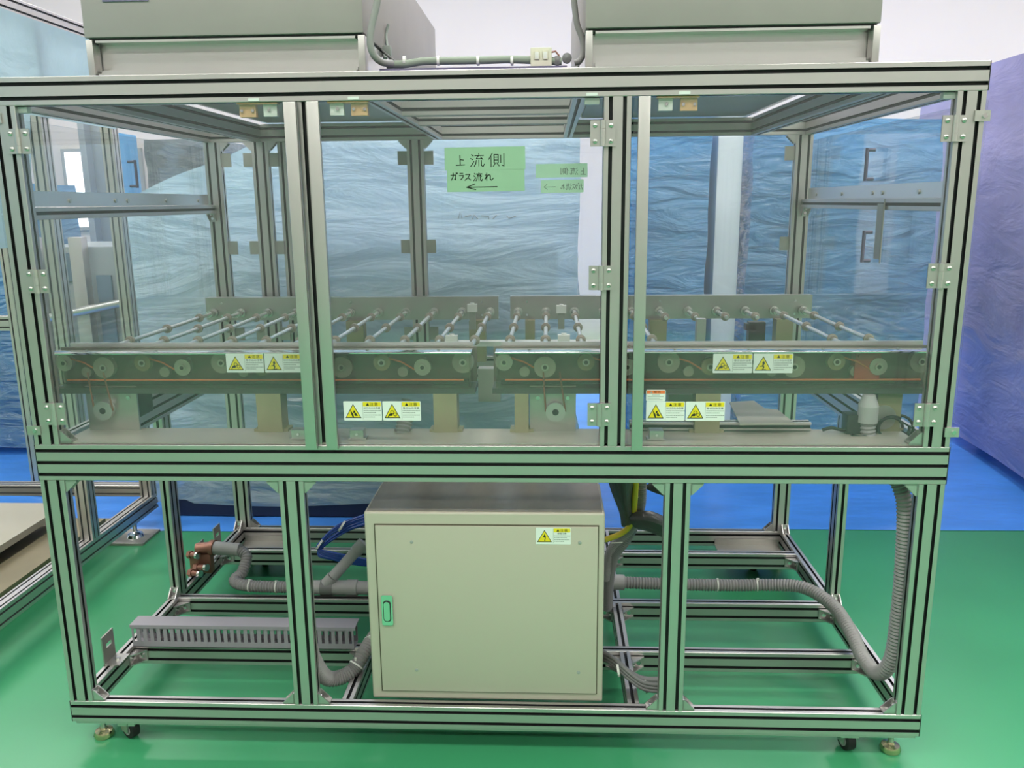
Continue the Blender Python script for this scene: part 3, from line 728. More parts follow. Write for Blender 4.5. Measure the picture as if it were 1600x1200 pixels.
# cross bar with a white plate between conveyors, seen in the gap
m = MB(); m.box(-0.03, 0.03, 0.30, 0.34, 0.90, 0.99); m.build('joint_post', DULL, cr)
m = MB(); m.box(-0.20, 0.36, 0.74, 0.78, 0.975, 0.99); m.build('white_cross_bar', WHITEP, cr)

# ------------------------------------------------------------------ control cabinet
CB = thing('control_cabinet', 'cream steel control cabinet standing on the lower front beam', 'cabinet', (0, 0.16, B1))
x0, x1, y0, y1, z0, z1 = -0.295, 0.296, 0.035, 0.262, B1, 0.685
m = MB()
m.box(x0, x1, y0, y1, z0, z1)
m.build('body', CREAM, CB, bevel=0.006, segs=3)
MB().box(x0 + 0.024, x1 - 0.014, y0 - 0.0012, y0 + 0.002, z0 + 0.022, z1 - 0.030).build('door_gap', CREAMG, CB)
dr = MB().box(x0 + 0.027, x1 - 0.0165, y0 - 0.0045, y0 + 0.001, z0 + 0.0245, z1 - 0.0335).build('door', CREAM, CB, bevel=0.002)
# brushed top sheet, olive grey and darker than the cabinet body
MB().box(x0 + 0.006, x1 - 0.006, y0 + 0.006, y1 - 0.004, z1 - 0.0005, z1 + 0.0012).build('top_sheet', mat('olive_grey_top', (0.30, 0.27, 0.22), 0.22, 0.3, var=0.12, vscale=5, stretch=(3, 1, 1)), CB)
hx, hz = -0.246, 0.427
m = MB()
def rrect(cx, cz, w_, h_, r, n=5):
    pts = []
    for sx, sz, a0 in ((1, -1, -90), (1, 1, 0), (-1, 1, 90), (-1, -1, 180)):
        for k in range(n + 1):
            a = math.radians(a0 + 90 * k / n); pts.append((cx + sx * (w_ / 2 - r) + r * math.cos(a), cz + sz * (h_ / 2 - r) + r * math.sin(a)))
    return pts
m.prism(rrect(hx, hz, 0.028, 0.082, 0.005), 'y', y0 - 0.0095, y0 - 0.0045)
ho = m.build('handle', CHROME, dr)
MB().prism(rrect(hx, hz - 0.002, 0.019, 0.058, 0.008), 'y', y0 - 0.0102, y0 - 0.0095).build('recess', BLACK, ho)
MB().prism(rrect(hx, hz - 0.001, 0.015, 0.052, 0.0072), 'y', y0 - 0.014, y0 - 0.0102).build('lever', CHROME, ho)
for px, py in ((643, 847), (906, 848), (651, 1047), (904, 1051)):
    q = P(px, py, Y=0.03); MB().lathe((q.x, y0 - 0.0045, q.z), 'y', [(0.0045, 0), (0.004, -0.0012), (0.001, -0.0016)], 12).build('screw', STG, dr)

# ------------------------------------------------------------------ slotted cable duct
t = thing('cable_duct', 'grey slotted cable duct lying on the lower left cross rail', 'cable duct', (-0.72, 0.29, B1))
xa, xb, ya, yb, za, zb = -1.045, -0.398, 0.268, 0.318, B1 + 0.0005, 0.243
for y in (ya, yb - 0.002):
    m = MB(); m.box(xa, xb, y, y + 0.002, za, za + 0.018); m.box(xa, xb, y, y + 0.002, zb - 0.010, zb)
    n = 33; p_ = (xb - xa) / n
    for i in range(n + 1):
        c = xa + p_ * i; m.box(max(xa, c - p_ * 0.28), min(xb, c + p_ * 0.28), y, y + 0.002, za + 0.018, zb - 0.010)
    m.build('slotted_wall', DUCT, t)
MB().box(xa, xb, ya, yb, za, za + 0.002).build('duct_floor', DUCT, t)
MB().box(xa - 0.003, xb + 0.006, ya - 0.0022, yb + 0.0022, zb, zb + 0.003).box(xa - 0.003, xb + 0.006, ya - 0.0022, ya - 0.0002, zb - 0.007, zb).build('lid', DUCT, t)

# ------------------------------------------------------------------ hoses and cables
def corr(name, pts, r, mt, parent, pitch=0.0095, depth=0.09, n=14):
    pa = smooth_path(pts, pitch / 4)
    rs = [r * (1 + depth * math.cos(2 * math.pi * i / 4)) for i in range(len(pa))]
    return MB().tube(pa, rs, n).build(name, mt, parent)
def ties(parent, pts, r, at_, mt=TIE):
    pa = smooth_path(pts, 0.005)
    for f in at_:
        i = min(int(f * len(pa)), len(pa) - 3); a, b = pa[i], pa[i + 1]; d = (b - a).normalized() * 0.002
        m = MB().tube([a - d, a + d], r * 1.12, 16); m.cbox(a + Vector((0, -r * 0.3, r * 1.15)), (0.005, 0.005, 0.008)); m.build('cable_tie', mt, parent)
def tubepart(name, parent, pts, r, mt, step=0.012, n=10): return MB().tube(smooth_path(pts, step), r, n).build(name, mt, parent)

# left drain hose with bronze valve
t = thing('drain_hose', 'grey corrugated drain hose with bronze valve along the left middle rail', 'hose', (-0.7, 0.62, 0.2))
pts = [(-0.895, 0.735, 0.272), (-0.868, 0.72, 0.255), (-0.872, 0.68, 0.215), (-0.885, 0.645, 0.205), (-0.845, 0.62, 0.200), (-0.75, 0.612, 0.199), (-0.62, 0.612, 0.199)]
corr('hose', pts, 0.0185, HOSE, t)
ties(t, pts, 0.0185, (0.5, 0.72, 0.97))
MB().tube([(-0.895, 0.736, 0.273), (-0.985, 0.745, 0.276)], 0.0225, 18).build('cuff', HOSEL, t)
v = part('valve', t, (-1.02, 0.75, 0.25))
MB().tube([(-0.985, 0.745, 0.276), (-1.0, 0.747, 0.276)], 0.027, 18).tube([(-1.0, 0.747, 0.276), (-1.05, 0.752, 0.27)], 0.020, 16).build('valve_body', BRONZE, v)
for (a, b) in (((-1.075, 0.735, 0.255), (-1.035, 0.72, 0.258)), ((-1.05, 0.72, 0.215), (-1.0, 0.705, 0.222)), ((-1.072, 0.72, 0.195), (-1.025, 0.705, 0.198))):
    A, Bv = Vector(a), Vector(b); MB().tube([A, A + (Bv - A) * 0.3], 0.014, 6).tube([A + (Bv - A) * 0.3, A + (Bv - A) * 0.8], 0.010, 12).tube([A + (Bv - A) * 0.8, Bv], 0.0125, 12, 1).build('union', [BRONZE, STEEL], v)
MB().box(-1.075, -1.0, 0.735, 0.765, 0.185, 0.255).build('manifold', BRONZE, v, bevel=0.004)
# tee fitting and branch
MB().tube([(-0.62, 0.612, 0.199), (-0.585, 0.612, 0.199)], 0.023, 18).tube([(-0.585, 0.612, 0.199), (-0.545, 0.612, 0.199)], 0.026, 18, 1).tube([(-0.545, 0.612, 0.199), (-0.50, 0.612, 0.199)], 0.024, 18).tube([(-0.50, 0.612, 0.199), (-0.465, 0.612, 0.199)], 0.026, 18).tube([(-0.465, 0.612, 0.199), (-0.28, 0.612, 0.199)], 0.022, 18).build('tee_fitting', [HOSEL, HOSED], t)
MB().tube([(-0.567, 0.612, 0.21), (-0.545, 0.615, 0.235)], 0.021, 16).tube([(-0.545, 0.615, 0.235), (-0.47, 0.64, 0.315)], 0.018, 16).tube([(-0.47, 0.64, 0.315), (-0.445, 0.65, 0.34)], 0.021, 16, 1).build('branch_pipe', [HOSEL, HOSEL], t)

# right drain hose, looping up to the conveyor
t = thing('drain_hose', 'grey corrugated hose looping from the cabinet up beside the front right post', 'hose', (0.8, 0.5, 0.2))
q = lambda px, py, Y: P(px, py, Y=Y)
pts = [(0.335, 0.60, 0.236), (0.46, 0.60, 0.231), (0.6, 0.60, 0.228), (0.75, 0.60, 0.227), q(1200, 914, 0.59), q(1255, 918, 0.54), q(1300, 945, 0.44), q(1328, 985, 0.32), q(1350, 1030, 0.21), q(1372, 1052, 0.13), q(1393, 1030, 0.085), q(1404, 960, 0.075), q(1411, 880, 0.07), q(1414, 800, 0.07), q(1408, 765, 0.08), q(1392, 735, 0.09), q(1365, 705, 0.095), (0.93, 0.095, 0.862), (0.925, 0.095, 0.905)]
corr('hose', pts, 0.0185, HOSE, t)
ties(t, pts, 0.0185, (0.12, 0.2, 0.27))
MB().tube([(0.296, 0.60, 0.236), (0.335, 0.60, 0.236)], 0.028, 18).tube([(0.345, 0.60, 0.235), (0.40, 0.60, 0.233)], 0.0245, 18, 1).build('cuff', [HOSED, HOSEL], t)
MB().tube([(0.333, 0.60, 0.236), (0.345, 0.60, 0.236)], 0.0285, 18).build('hose_clamp', STEEL, t)
MB().tube([(0.925, 0.095, 0.90), (0.925, 0.095, 0.94)], 0.024, 18).tube([(0.925, 0.095, 0.94), (0.925, 0.095, 0.967)], [0.024, 0.014], 18).build('funnel', HOSEL, t)

# lower left hose curling behind the second post
t = thing('drain_hose', 'thick grey hose curling round the left inner post beside the cabinet', 'hose', (-0.4, 0.15, 0.2))
pts = [q(465, 760, 0.06), q(472, 880, 0.06), q(481, 985, 0.06), q(490, 1030, 0.07), q(513, 1060, 0.10), q(548, 1050, 0.14), q(572, 1015, 0.19), q(592, 985, 0.27)]
corr('hose', pts, 0.0195, HOSE, t, 0.007)
ties(t, pts, 0.0195, (0.83, 0.93))

# hose inside the middle bay
t = thing('drain_hose', 'short corrugated hose dropping behind the warning labels of the middle door', 'hose', (-0.22, 0.1, 0.87))
corr('hose', [q(625, 692, 0.10), q(628, 680, 0.11), q(633, 655, 0.13), q(640, 625, 0.15)], 0.019, HOSE, t, 0.010, 0.12)

# blue air hose coil left of the cabinet
t = thing('air_hose', 'coil of glossy blue air hose hanging left of the cabinet', 'hose', (-0.55, 0.85, 0.2))
for k in range(6):
    o = random.uniform
    pts = [q(600 + 4 * k, 795 + 3 * k, 0.9), q(562 + o(-4, 4), 808 + 3 * k, 0.88), q(530 + o(-4, 4), 822 + 3 * k, 0.86), q(500 + o(-4, 4), 846 + 2 * k, 0.85), q(500 + o(-4, 4), 858 + 2 * k, 0.84), q(520 + o(-4, 4), 864 + 2 * k, 0.83), q(560, 872 + 2 * k, 0.84), q(600, 880 + k, 0.86)]
    tubepart('hose_turn', t, pts, 0.0048, BLUET)
for px, py in ((534, 822), (499, 851)):
    a = q(px, py, 0.845); MB().tube([a + Vector((-0.003, 0, 0.002)), a + Vector((0.003, 0, -0.002))], 0.021, 14).build('cable_tie', TIE, t)

# cable bundle in black wrap to the right of the cabinet
t = thing('cable_bundle', 'yellow and grey cables gathered in black vinyl wrap right of the cabinet', 'cables', (0.4, 0.45, 0.5))
tubepart('yellow_cable', t, [q(994, 750, 0.40), q(992, 780, 0.40), q(990, 800, 0.41), q(984, 822, 0.42), q(968, 835, 0.42), q(940, 845, 0.40)], 0.0085, YELLOWC)
corr('grey_conduit', [q(1003, 750, 0.42), q(1002, 780, 0.42), q(998, 800, 0.43), q(990, 820, 0.44), q(975, 838, 0.45), q(955, 860, 0.47), q(945, 905, 0.5)], 0.0135, HOSE, t, 0.006, 0.12)
corr('dark_conduit', [q(988, 822, 0.455), q(975, 845, 0.46), q(958, 868, 0.48), q(950, 905, 0.52), q(948, 950, 0.55)], 0.018, CABLE, t, 0.006, 0.08)
tubepart('blue_cable', t, [q(988, 815, 0.43), q(976, 832, 0.43), q(955, 842, 0.42), q(935, 850, 0.42)], 0.005, BLUET)
def sheet(name, rows, parent, m, th=0.003):
    """draped strip given as rows of 3-D points"""
    nr, nc = len(rows), len(rows[0]); vs = [p for r in rows for p in r]
    fs = [(i * nc + j, i * nc + j + 1, (i + 1) * nc + j + 1, (i + 1) * nc + j) for i in range(nr - 1) for j in range(nc - 1)]
    mb = MB().add(vs, fs, 0, True); o = mb.build(name, m, parent)
    s = o.modifiers.new('t', 'SOLIDIFY'); s.thickness = th
    s2 = o.modifiers.new('s', 'SUBSURF'); s2.levels = 2; s2.render_levels = 2
    return o
sheet('vinyl_wrap', [[q(944, 742, 0.44), q(960, 742, 0.36), q(978, 742, 0.33), q(994, 746, 0.40)], [q(958, 780, 0.45), q(968, 782, 0.38), q(978, 782, 0.36), q(988, 778, 0.41)], [q(970, 806, 0.46), q(976, 806, 0.40), q(983, 806, 0.38), q(990, 804, 0.42)], [q(968, 826, 0.47), q(978, 824, 0.42), q(988, 820, 0.40), q(998, 812, 0.43)]], t, SHEETB)
sheet('vinyl_wrap', [[q(978, 802, 0.41), q(984, 815, 0.38), q(990, 828, 0.41)], [q(1003, 795, 0.40), q(1008, 812, 0.35), q(1010, 830, 0.41)], [q(1027, 798, 0.40), q(1028, 817, 0.35), q(1026, 838, 0.40)], [q(1052, 815, 0.41), q(1050, 830, 0.37), q(1046, 845, 0.40)]], t, SHEETB)
sheet('vinyl_wrap', [[q(1018, 750, 0.5), q(1012, 756, 0.5), q(1000, 762, 0.5)], [q(1040, 752, 0.48), q(1036, 764, 0.46), q(1032, 775, 0.48)], [q(1088, 752, 0.5), q(1082, 770, 0.48), q(1076, 788, 0.5)]], t, SHEETB)
for px, py in ((992, 777), (962, 848)):
    a = q(px, py, 0.41); MB().tube([a + Vector((-0.012, 0, -0.001)), a + Vector((0.02, 0, 0.001))], 0.002, 8).build('cable_tie', TIE, t)

# grey cables leaving the cabinet at lower right
t = thing('cable_bundle', 'bundle of dark grey cables drooping from the cabinet to the right inner post', 'cables', (0.38, 0.12, 0.25))
for k in range(6):
    dz = (k % 3) * 5 - 4; dy = (k // 3) * 0.012
    tubepart('cable', t, [q(930, 1020 + dz, 0.22), q(955, 1030 + dz, 0.14 + dy), q(980, 1052 + dz, 0.10 + dy), q(1005, 1070 + dz, 0.08 + dy), q(1035, 1074 + dz, 0.07 + dy), q(1060, 1072 + dz, 0.07 + dy)], 0.0055, CABLE)
tubepart('flat_cable', t, [q(940, 1018, 0.24), q(965, 1035, 0.19), q(985, 1052, 0.17), q(1010, 1062, 0.16), q(1060, 1060, 0.14)], 0.0085, CABLE)
for px, py in ((966, 1048), (1009, 1073)):
    a = q(px, py, 0.105); MB().tube([a + Vector((-0.003, 0, 0)), a + Vector((0.003, 0, 0.001))], 0.0165, 12).build('cable_tie', TIE, t)

# conduits and wiring on the roof
t = thing('roof_cable', 'grey cable bundle with white ties lying on the roof between the filter units', 'cables', (0, 0.1, T1))
tubepart('cable', t, [q(604, 101, 0.1), q(635, 100, 0.1), q(660, 96, 0.1), q(700, 95, 0.1), q(760, 94, 0.1), q(800, 93, 0.1), q(880, 96, 0.1)], 0.0085, CABLEG)
MB().box(-0.215, 0.20, 0.06, 0.13, T1 + 0.0005, T1 + 0.013).build('base_strip', PURPLE, t)
for px in (632, 685, 747, 800):
    a = q(px, 95, 0.1); MB().tube([a + Vector((-0.003, 0, 0)), a + Vector((0.003, 0, 0))], 0.0105, 12).build('cable_tie', TIE, t)
t = thing('flexible_conduit', 'grey flexible conduit rising beside the left filter unit', 'conduit', (-0.2, 0.2, T1))
tubepart('conduit', t, [q(595, -60, 0.03), q(590, 0, 0.03), q(581, 40, 0.03), q(578, 65, 0.03), q(583, 85, 0.035), q(596, 97, 0.05), q(615, 99, 0.09)], 0.0078, HOSE)
tubepart('wire', t, [q(560, 38, 0.3), q(580, 62, 0.28), q(600, 82, 0.25), q(620, 98, 0.2)], 0.003, CABLE)
for pts in ([q(597, 38, 0.3), q(599, 60, 0.3), q(598, 75, 0.28), q(601, 92, 0.25)], [q(607, 38, 0.3), q(603, 55, 0.3), q(606, 80, 0.28), q(603, 92, 0.25)]): tubepart('wire', t, pts, 0.0035, STG)
MB().cbox(q(605, 80, 0.27), (0.02, 0.02, 0.025)).build('connector', STG, t, bevel=0.004)
t = thing('flexible_conduit', 'grey flexible conduit rising beside the right filter unit', 'conduit', (0.22, 0.2, T1))
tubepart('conduit', t, [q(893, -60, 0.14), q(897, 0, 0.14), q(902, 40, 0.14), q(910, 60, 0.14), q(911, 80, 0.14), q(907, 95, 0.14), q(895, 99, 0.14)], 0.0072, HOSE)
t = thing('terminal_block', 'small cream terminal block with wires on the roof near the right filter unit', 'terminal block', (0.14, 0.1, T1 + 0.013))
a, b = q(829, 76, 0.1), q(862, 98, 0.1)
m = MB().box(a.x, b.x, 0.085, 0.115, T1 + 0.0135, a.z); m.box(a.x + 0.008, a.x + 0.02, 0.082, 0.085, T1 + 0.03, a.z - 0.008, 1); m.box(b.x - 0.02, b.x - 0.008, 0.082, 0.085, T1 + 0.03, a.z - 0.008, 1)
m.build('block', [mat('cream_plastic', (0.75, 0.72, 0.58), 0.5), WHITEP], t, bevel=0.002)
tubepart('wire', t, [q(860, 82, 0.1), q(868, 80, 0.1), q(874, 88, 0.1), q(870, 96, 0.1)], 0.0022, BRONZE)
tubepart('wire', t, [q(831, 88, 0.1), q(822, 90, 0.1), q(815, 95, 0.1)], 0.0022, BRONZE)
m = MB(); 
for k, (px, py, r) in enumerate(((875, 95, 0.010), (890, 91, 0.011))): m.lathe(q(px, py, 0.1) - Vector((0.006, 0, 0)), 'y', [(0.002, -0.01), (r, -0.006), (r, 0.006), (0.002, 0.01)], 12)
m.build('cable_knot', CABLE, t)

# box, disc and cables in the right bay
t = thing('junction_box', 'small black box with loose cables on the deck behind the right door', 'box', (0.86, 0.1, 0.87))
m = MB(); a = q(1334, 660, 0.11); m.cbox((a.x, 0.11, 0.894), (0.045, 0.04, 0.048)); m.build('case', BLACK, t, bevel=0.003)
tubepart('cable', t, [q(1285, 672, 0.1), q(1300, 668, 0.1), q(1315, 672, 0.1), (a.x, 0.1, 0.885)], 0.004, RUBBER)
tubepart('cable', t, [q(1330, 680, 0.08), q(1345, 683, 0.08), q(1360, 682, 0.08)], 0.004, RUBBER)
t = thing('cable_coil', 'loops of black cable on the deck in the lower right corner of the cage', 'cables', (0.98, 0.09, 0.87))
for k in range(4):
    c_ = q(1391 + 5 * k, 668 + 2 * k, 0.10); r = 0.030 + 0.004 * k
    tubepart('cable', t, [c_ + Vector((r * math.cos(a_), 0.008 * k, r * 0.85 * math.sin(a_))) for a_ in [i * 0.6 + k for i in range(9)]], 0.0035, RUBBER)
MB().lathe((q(1384, 668, 0.1).x, 0.125, 0.905), 'y', [(0.005, -0.008), (0.030, -0.008), (0.031, 0.004), (0.005, 0.006)], 24).build('disc', DULL, t)

# ------------------------------------------------------------------ printed warning labels
def text_mesh(body, size, name):
    c = bpy.data.curves.new(name, 'FONT'); c.body = body; c.size = size; c.align_x = 'CENTER'; c.align_y = 'CENTER'; c.resolution_u = 2
    o = bpy.data.objects.new(name, c); COL.objects.link(o)
    dg = bpy.context.evaluated_depsgraph_get(); dg.update()
    me = bpy.data.meshes.new_from_object(o.evaluated_get(dg))
    bpy.data.objects.remove(o); bpy.data.curves.remove(c)
    return me
TXT = {}
def put_text(body, x, z, y, width, height, parent, m, name='lettering'):
    key = (body, m.name)
    if key not in TXT:
        me = text_mesh(body, 1.0, name); me.materials.clear(); me.materials.append(m)
        xs = [v.co.x for v in me.vertices]; zs = [v.co.y for v in me.vertices]
        cx, cy = (max(xs) + min(xs)) / 2, (max(zs) + min(zs)) / 2; sw, sh = max(xs) - min(xs), max(zs) - min(zs)
        for v in me.vertices: v.co.x = (v.co.x - cx) / sw; v.co.y = (v.co.y - cy) / sh
        TXT[key] = me
    o = link(name, TXT[key], parent, (x, y, z), (H, 0, 0)); o.scale = (width, height, 1)
    return o
def tri(cx, cz, w_, h_): return [(cx - w_ / 2, cz - h_ / 2), (cx + w_ / 2, cz - h_ / 2), (cx, cz + h_ / 2)]
def picto(kind, cx, cz, s, y, parent):
    m = MB(); d = 0.0002
    def pl(pts): m.prism([(cx + a * s, cz + b * s) for a, b in pts], 'y', y - d, y)
    def ring(a, b, r, w_):
        for k in range(10):
            a0, a1 = 2 * math.pi * k / 10, 2 * math.pi * (k + 0.8) / 10
            pl([(a + r * math.cos(a0), b + r * math.sin(a0)), (a + r * math.cos(a1), b + r * math.sin(a1)), (a + (r - w_) * math.cos(a1), b + (r - w_) * math.sin(a1)), (a + (r - w_) * math.cos(a0), b + (r - w_) * math.sin(a0))])
    if kind == 'pinch':
        pl([(-0.22, 0.18), (-0.14, 0.10), (0.0, -0.12), (0.04, -0.36), (-0.02, -0.40), (-0.12, -0.2)])
        pl([(0.02, 0.14), (0.14, 0.14), (0.12, -0.02), (0.0, -0.04)]); pl([(0.14, 0.02), (0.28, -0.16), (0.30, -0.24), (0.10, -0.24), (0.06, -0.10)])
    elif kind == 'gear':
        ring(0.0, 0.02, 0.14, 0.05); ring(0.2, -0.14, 0.14, 0.05)
        pl([(-0.34, -0.34), (-0.28, -0.34), (-0.22, -0.24), (-0.02, -0.24), (0.02, -0.14), (-0.1, -0.04), (-0.24, -0.12)])
    elif kind == 'roller':
        pl([(-0.06, 0.2), (0.06, 0.28), (0.12, 0.1), (0.04, -0.02), (0.10, -0.16), (0.02, -0.36), (-0.04, -0.34), (0.0, -0.14), (-0.20, -0.08), (-0.22, -0.14), (-0.06, -0.06), (-0.04, 0.06)])
        pl([(-0.2, -0.34), (0.22, -0.30), (0.22, -0.34), (-0.2, -0.38)])
    else:
        pl([(0.02, 0.30), (-0.14, -0.02), (-0.02, 0.04), (-0.03, 0.0), (0.10, 0.08)]); pl([(0.10, 0.08), (-0.02, 0.04), (0.02, -0.06), (-0.02, -0.30), (0.06, -0.30)])
    return m.build('pictogram', STB, parent)
def warning(label, x0, x1, z0, z1, y, kind, title):
    t = thing('warning_label', label, 'label', ((x0 + x1) / 2, y, z0), 'yellow printed warning labels')
    w_, h_ = x1 - x0, z1 - z0; d = 0.0004
    MB().prism(rrect((x0 + x1) / 2, (z0 + z1) / 2, w_, h_, 0.002), 'y', y - d, y).build('backing', STW, t)
    y1_ = y - d
    lx = x0 + w_ * 0.25
    MB().prism(tri(lx, z0 + h_ * 0.5, w_ * 0.42, h_ * 0.74), 'y', y1_ - 0.0001, y1_).build('triangle_border', STB, t)
    MB().prism(tri(lx, z0 + h_ * 0.485, w_ * 0.36, h_ * 0.63), 'y', y1_ - 0.0002, y1_ - 0.0001).build('triangle', STY, t)
    picto(kind, lx, z0 + h_ * 0.42, h_ * 0.72, y1_ - 0.0002, t)
    rx = x0 + w_ * 0.745; rw = w_ * 0.47
    MB().box(rx - rw / 2, rx + rw / 2, y1_ - 0.0001, y1_, z1 - h_ * 0.27, z1 - h_ * 0.04).build('header', STY, t)
    MB().box(x0 + w_ * 0.497, x0 + w_ * 0.505, y1_ - 0.0001, y1_, z0 + h_ * 0.06, z1 - h_ * 0.05).build('divider', STG, t)
    # small warning sign before the two characters
    m = MB(); m.prism(tri(rx - rw * 0.24, z1 - h_ * 0.15, h_ * 0.17, h_ * 0.15), 'y', y1_ - 0.0002, y1_ - 0.0001); m.build('sign', STB, t)
    put_text('注', rx, z1 - h_ * 0.153, y1_ - 0.0003, h_ * 0.18, h_ * 0.17, t, STB); put_text('意', rx + rw * 0.24, z1 - h_ * 0.153, y1_ - 0.0003, h_ * 0.18, h_ * 0.17, t, STB)
    put_text(title, rx, z1 - h_ * 0.345, y1_ - 0.0003, rw * (0.92 if len(title) > 4 else 0.55), h_ * 0.105, t, STB)
    m = MB()
    for k, (zz, ww) in enumerate(((0.48, 0.94), (0.585, 0.7), (0.71, 0.94), (0.81, 0.55))):
        xx = rx - rw * 0.47
        while xx < rx - rw * 0.47 + rw * ww:
            l = random.uniform(0.0012, 0.004); m.box(xx, xx + l, y1_ - 0.0001, y1_, z1 - h_ * zz - h_ * 0.028, z1 - h_ * zz + h_ * 0.022); xx += l + 0.0008
    m.build('small_print', STG, t)
    return t
yf = -0.0022
za, zb = P(560, 657, Y=yf).z, P(560, 627, Y=yf).z
warning('yellow pinch warning label at the bottom left of the middle door', P(537, 640, Y=yf).x, P(596.5, 640, Y=yf).x, za, zb, yf, 'pinch', 'はさみ込み注意')
warning('yellow gear entanglement warning label beside the pinch label on the middle door', P(598, 640, Y=yf).x, P(657.5, 640, Y=yf).x, za, zb, yf, 'gear', '巻き込み注意')
za, zb = P(1060, 657.5, Y=yf).z, P(1060, 627.5, Y=yf).z
warning('yellow pinch warning label on the right door, under the orange-topped label', P(1009.5, 640, Y=yf).x, P(1070, 640, Y=yf).x, za, zb, yf, 'pinch', 'はさみ込み注意')
warning('yellow gear entanglement warning label at the bottom left of the right door', P(1071.5, 640, Y=yf).x, P(1132.5, 640, Y=yf).x, za, zb, yf, 'gear', '巻き込み注意')
yc = 0.0938
za, zb = P(400, 582, Y=yc).z, P(400, 552.5, Y=yc).z
warning('yellow gear warning label on the left conveyor cover', P(353.5, 567, Y=yc).x, P(412, 567, Y=yc).x, za, zb, yc, 'gear', '巻き込み注意')
warning('yellow roller warning label on the left conveyor cover, beside the door stile', P(413.5, 567, Y=yc).x, P(471, 567, Y=yc).x, za, zb, yc, 'roller', 'はさみ込み注意')
za, zb = P(1170, 583, Y=yc).z, P(1170, 552.5, Y=yc).z
warning('yellow gear warning label on the right conveyor cover', P(1114, 567, Y=yc).x, P(1175.5, 567, Y=yc).x, za, zb, yc, 'gear', '巻き込み注意')
warning('yellow roller warning label on the right conveyor cover', P(1177, 567, Y=yc).x, P(1239, 567, Y=yc).x, za, zb, yc, 'roller', 'はさみ込み注意')
yk = 0.0303
warning('yellow electric shock warning label on the cream cabinet door', P(837, 838, Y=yk).x, P(892, 838, Y=yk).x, P(860, 850.5, Y=yk).z, P(860, 824.5, Y=yk).z, yk, 'shock', '感電注意')
# orange-headed label
x0_, x1_ = P(1009.5, 618, Y=yf).x, P(1040, 618, Y=yf).x; za, zb = P(1025, 627.2, Y=yf).z, P(1025, 609, Y=yf).z
t = thing('warning_label', 'small orange-headed warning label at the lower left of the right door', 'label', (x0_, yf, za))
MB().prism(rrect((x0_ + x1_) / 2, (za + zb) / 2, x1_ - x0_, zb - za, 0.003), 'y', yf - 0.0004, yf).build('backing', STW, t)
hh = zb - za
MB().box(x0_ + 0.0015, x1_ - 0.0015, yf - 0.0005, yf - 0.0004, zb - hh * 0.33, zb - hh * 0.05).build('header', STO, t)
put_text('警告', (x0_ + x1_) / 2 + 0.003, zb - hh * 0.19, yf - 0.0006, 0.016, hh * 0.2, t, STB)
m = MB(); m.prism(tri(x0_ + 0.012, zb - hh * 0.19, 0.007, 0.006), 'y', yf - 0.0006, yf - 0.0005)
for zz, a0, a1 in ((0.44, 0.3, 0.7), (0.58, 0.08, 0.9), (0.72, 0.08, 0.7), (0.86, 0.08, 0.85)): m.box(x0_ + (x1_ - x0_) * a0, x0_ + (x1_ - x0_) * a1, yf - 0.0005, yf - 0.0004, zb - hh * zz - 0.0007, zb - hh * zz + 0.0007)
m.build('small_print', STG, t)

# ------------------------------------------------------------------ handwritten tape notes
G = {
 '上': [[(.48, .95), (.5, .08)], [(.5, .55), (.85, .52)], [(.08, .05), (.95, .08)]],
 '流': [[(.08, .92), (.2, .82)], [(.0, .64), (.16, .55)], [(.0, .05), (.12, .2), (.24, .42)], [(.6, 1.0), (.62, .88)], [(.32, .84), (.95, .86)], [(.58, .84), (.42, .62), (.86, .62)], [(.72, .74), (.9, .56)], [(.42, .5), (.38, .25), (.26, .05)], [(.6, .5), (.6, .08)], [(.78, .5), (.78, .12), (.9, .04), (1.0, .22)]],
 '側': [[(.25, .98), (.02, .55)], [(.16, .75), (.16, .02)], [(.36, .88), (.36, .3)], [(.36, .88), (.62, .88), (.62, .3)], [(.36, .7), (.62, .7)], [(.36, .5), (.62, .5)], [(.36, .3), (.62, .3)], [(.42, .25), (.3, .05)], [(.56, .25), (.68, .08)], [(.78, .85), (.78, .3)], [(.98, .95), (.98, .08), (.86, .14)]],
 'ガ': [[(.02, .66), (.75, .7), (.7, .1), (.55, .18)], [(.38, .95), (.36, .5), (.1, .05)], [(.8, .98), (.86, .84)], [(.94, 1.), (1.0, .86)]],
 'ラ': [[(.2, .9), (.8, .9)], [(.08, .6), (.9, .62), (.75, .3), (.35, .02)]],
 'ス': [[(.15, .85), (.82, .86), (.55, .4), (.03, .04)], [(.5, .4), (.95, .06)]],
 'れ': [[(.25, .95), (.25, .02)], [(.05, .7), (.3, .72), (.05, .2)], [(.05, .2), (.5, .75), (.65, .65), (.65, .15), (.8, .05), (1.0, .3)]],
 '<': [[(1.0, .5), (.02, .46)], [(.28, .95), (.0, .46), (.3, .1)]],
}
def ribbon(m, pts, wd, y, d=0.0003):
    for a, b in zip(pts, pts[1:]):
        dx, dz = b[0] - a[0], b[1] - a[1]; L = math.hypot(dx, dz) or 1e-6; ux, uz = dx / L * wd * 0.3, dz / L * wd * 0.3; nx, nz = -dz / L * wd / 2, dx / L * wd / 2
        m.prism([(a[0] - ux + nx, a[1] - uz + nz), (b[0] + ux + nx, b[1] + uz + nz), (b[0] + ux - nx, b[1] + uz - nz), (a[0] - ux - nx, a[1] - uz - nz)], 'y', y - d, y)
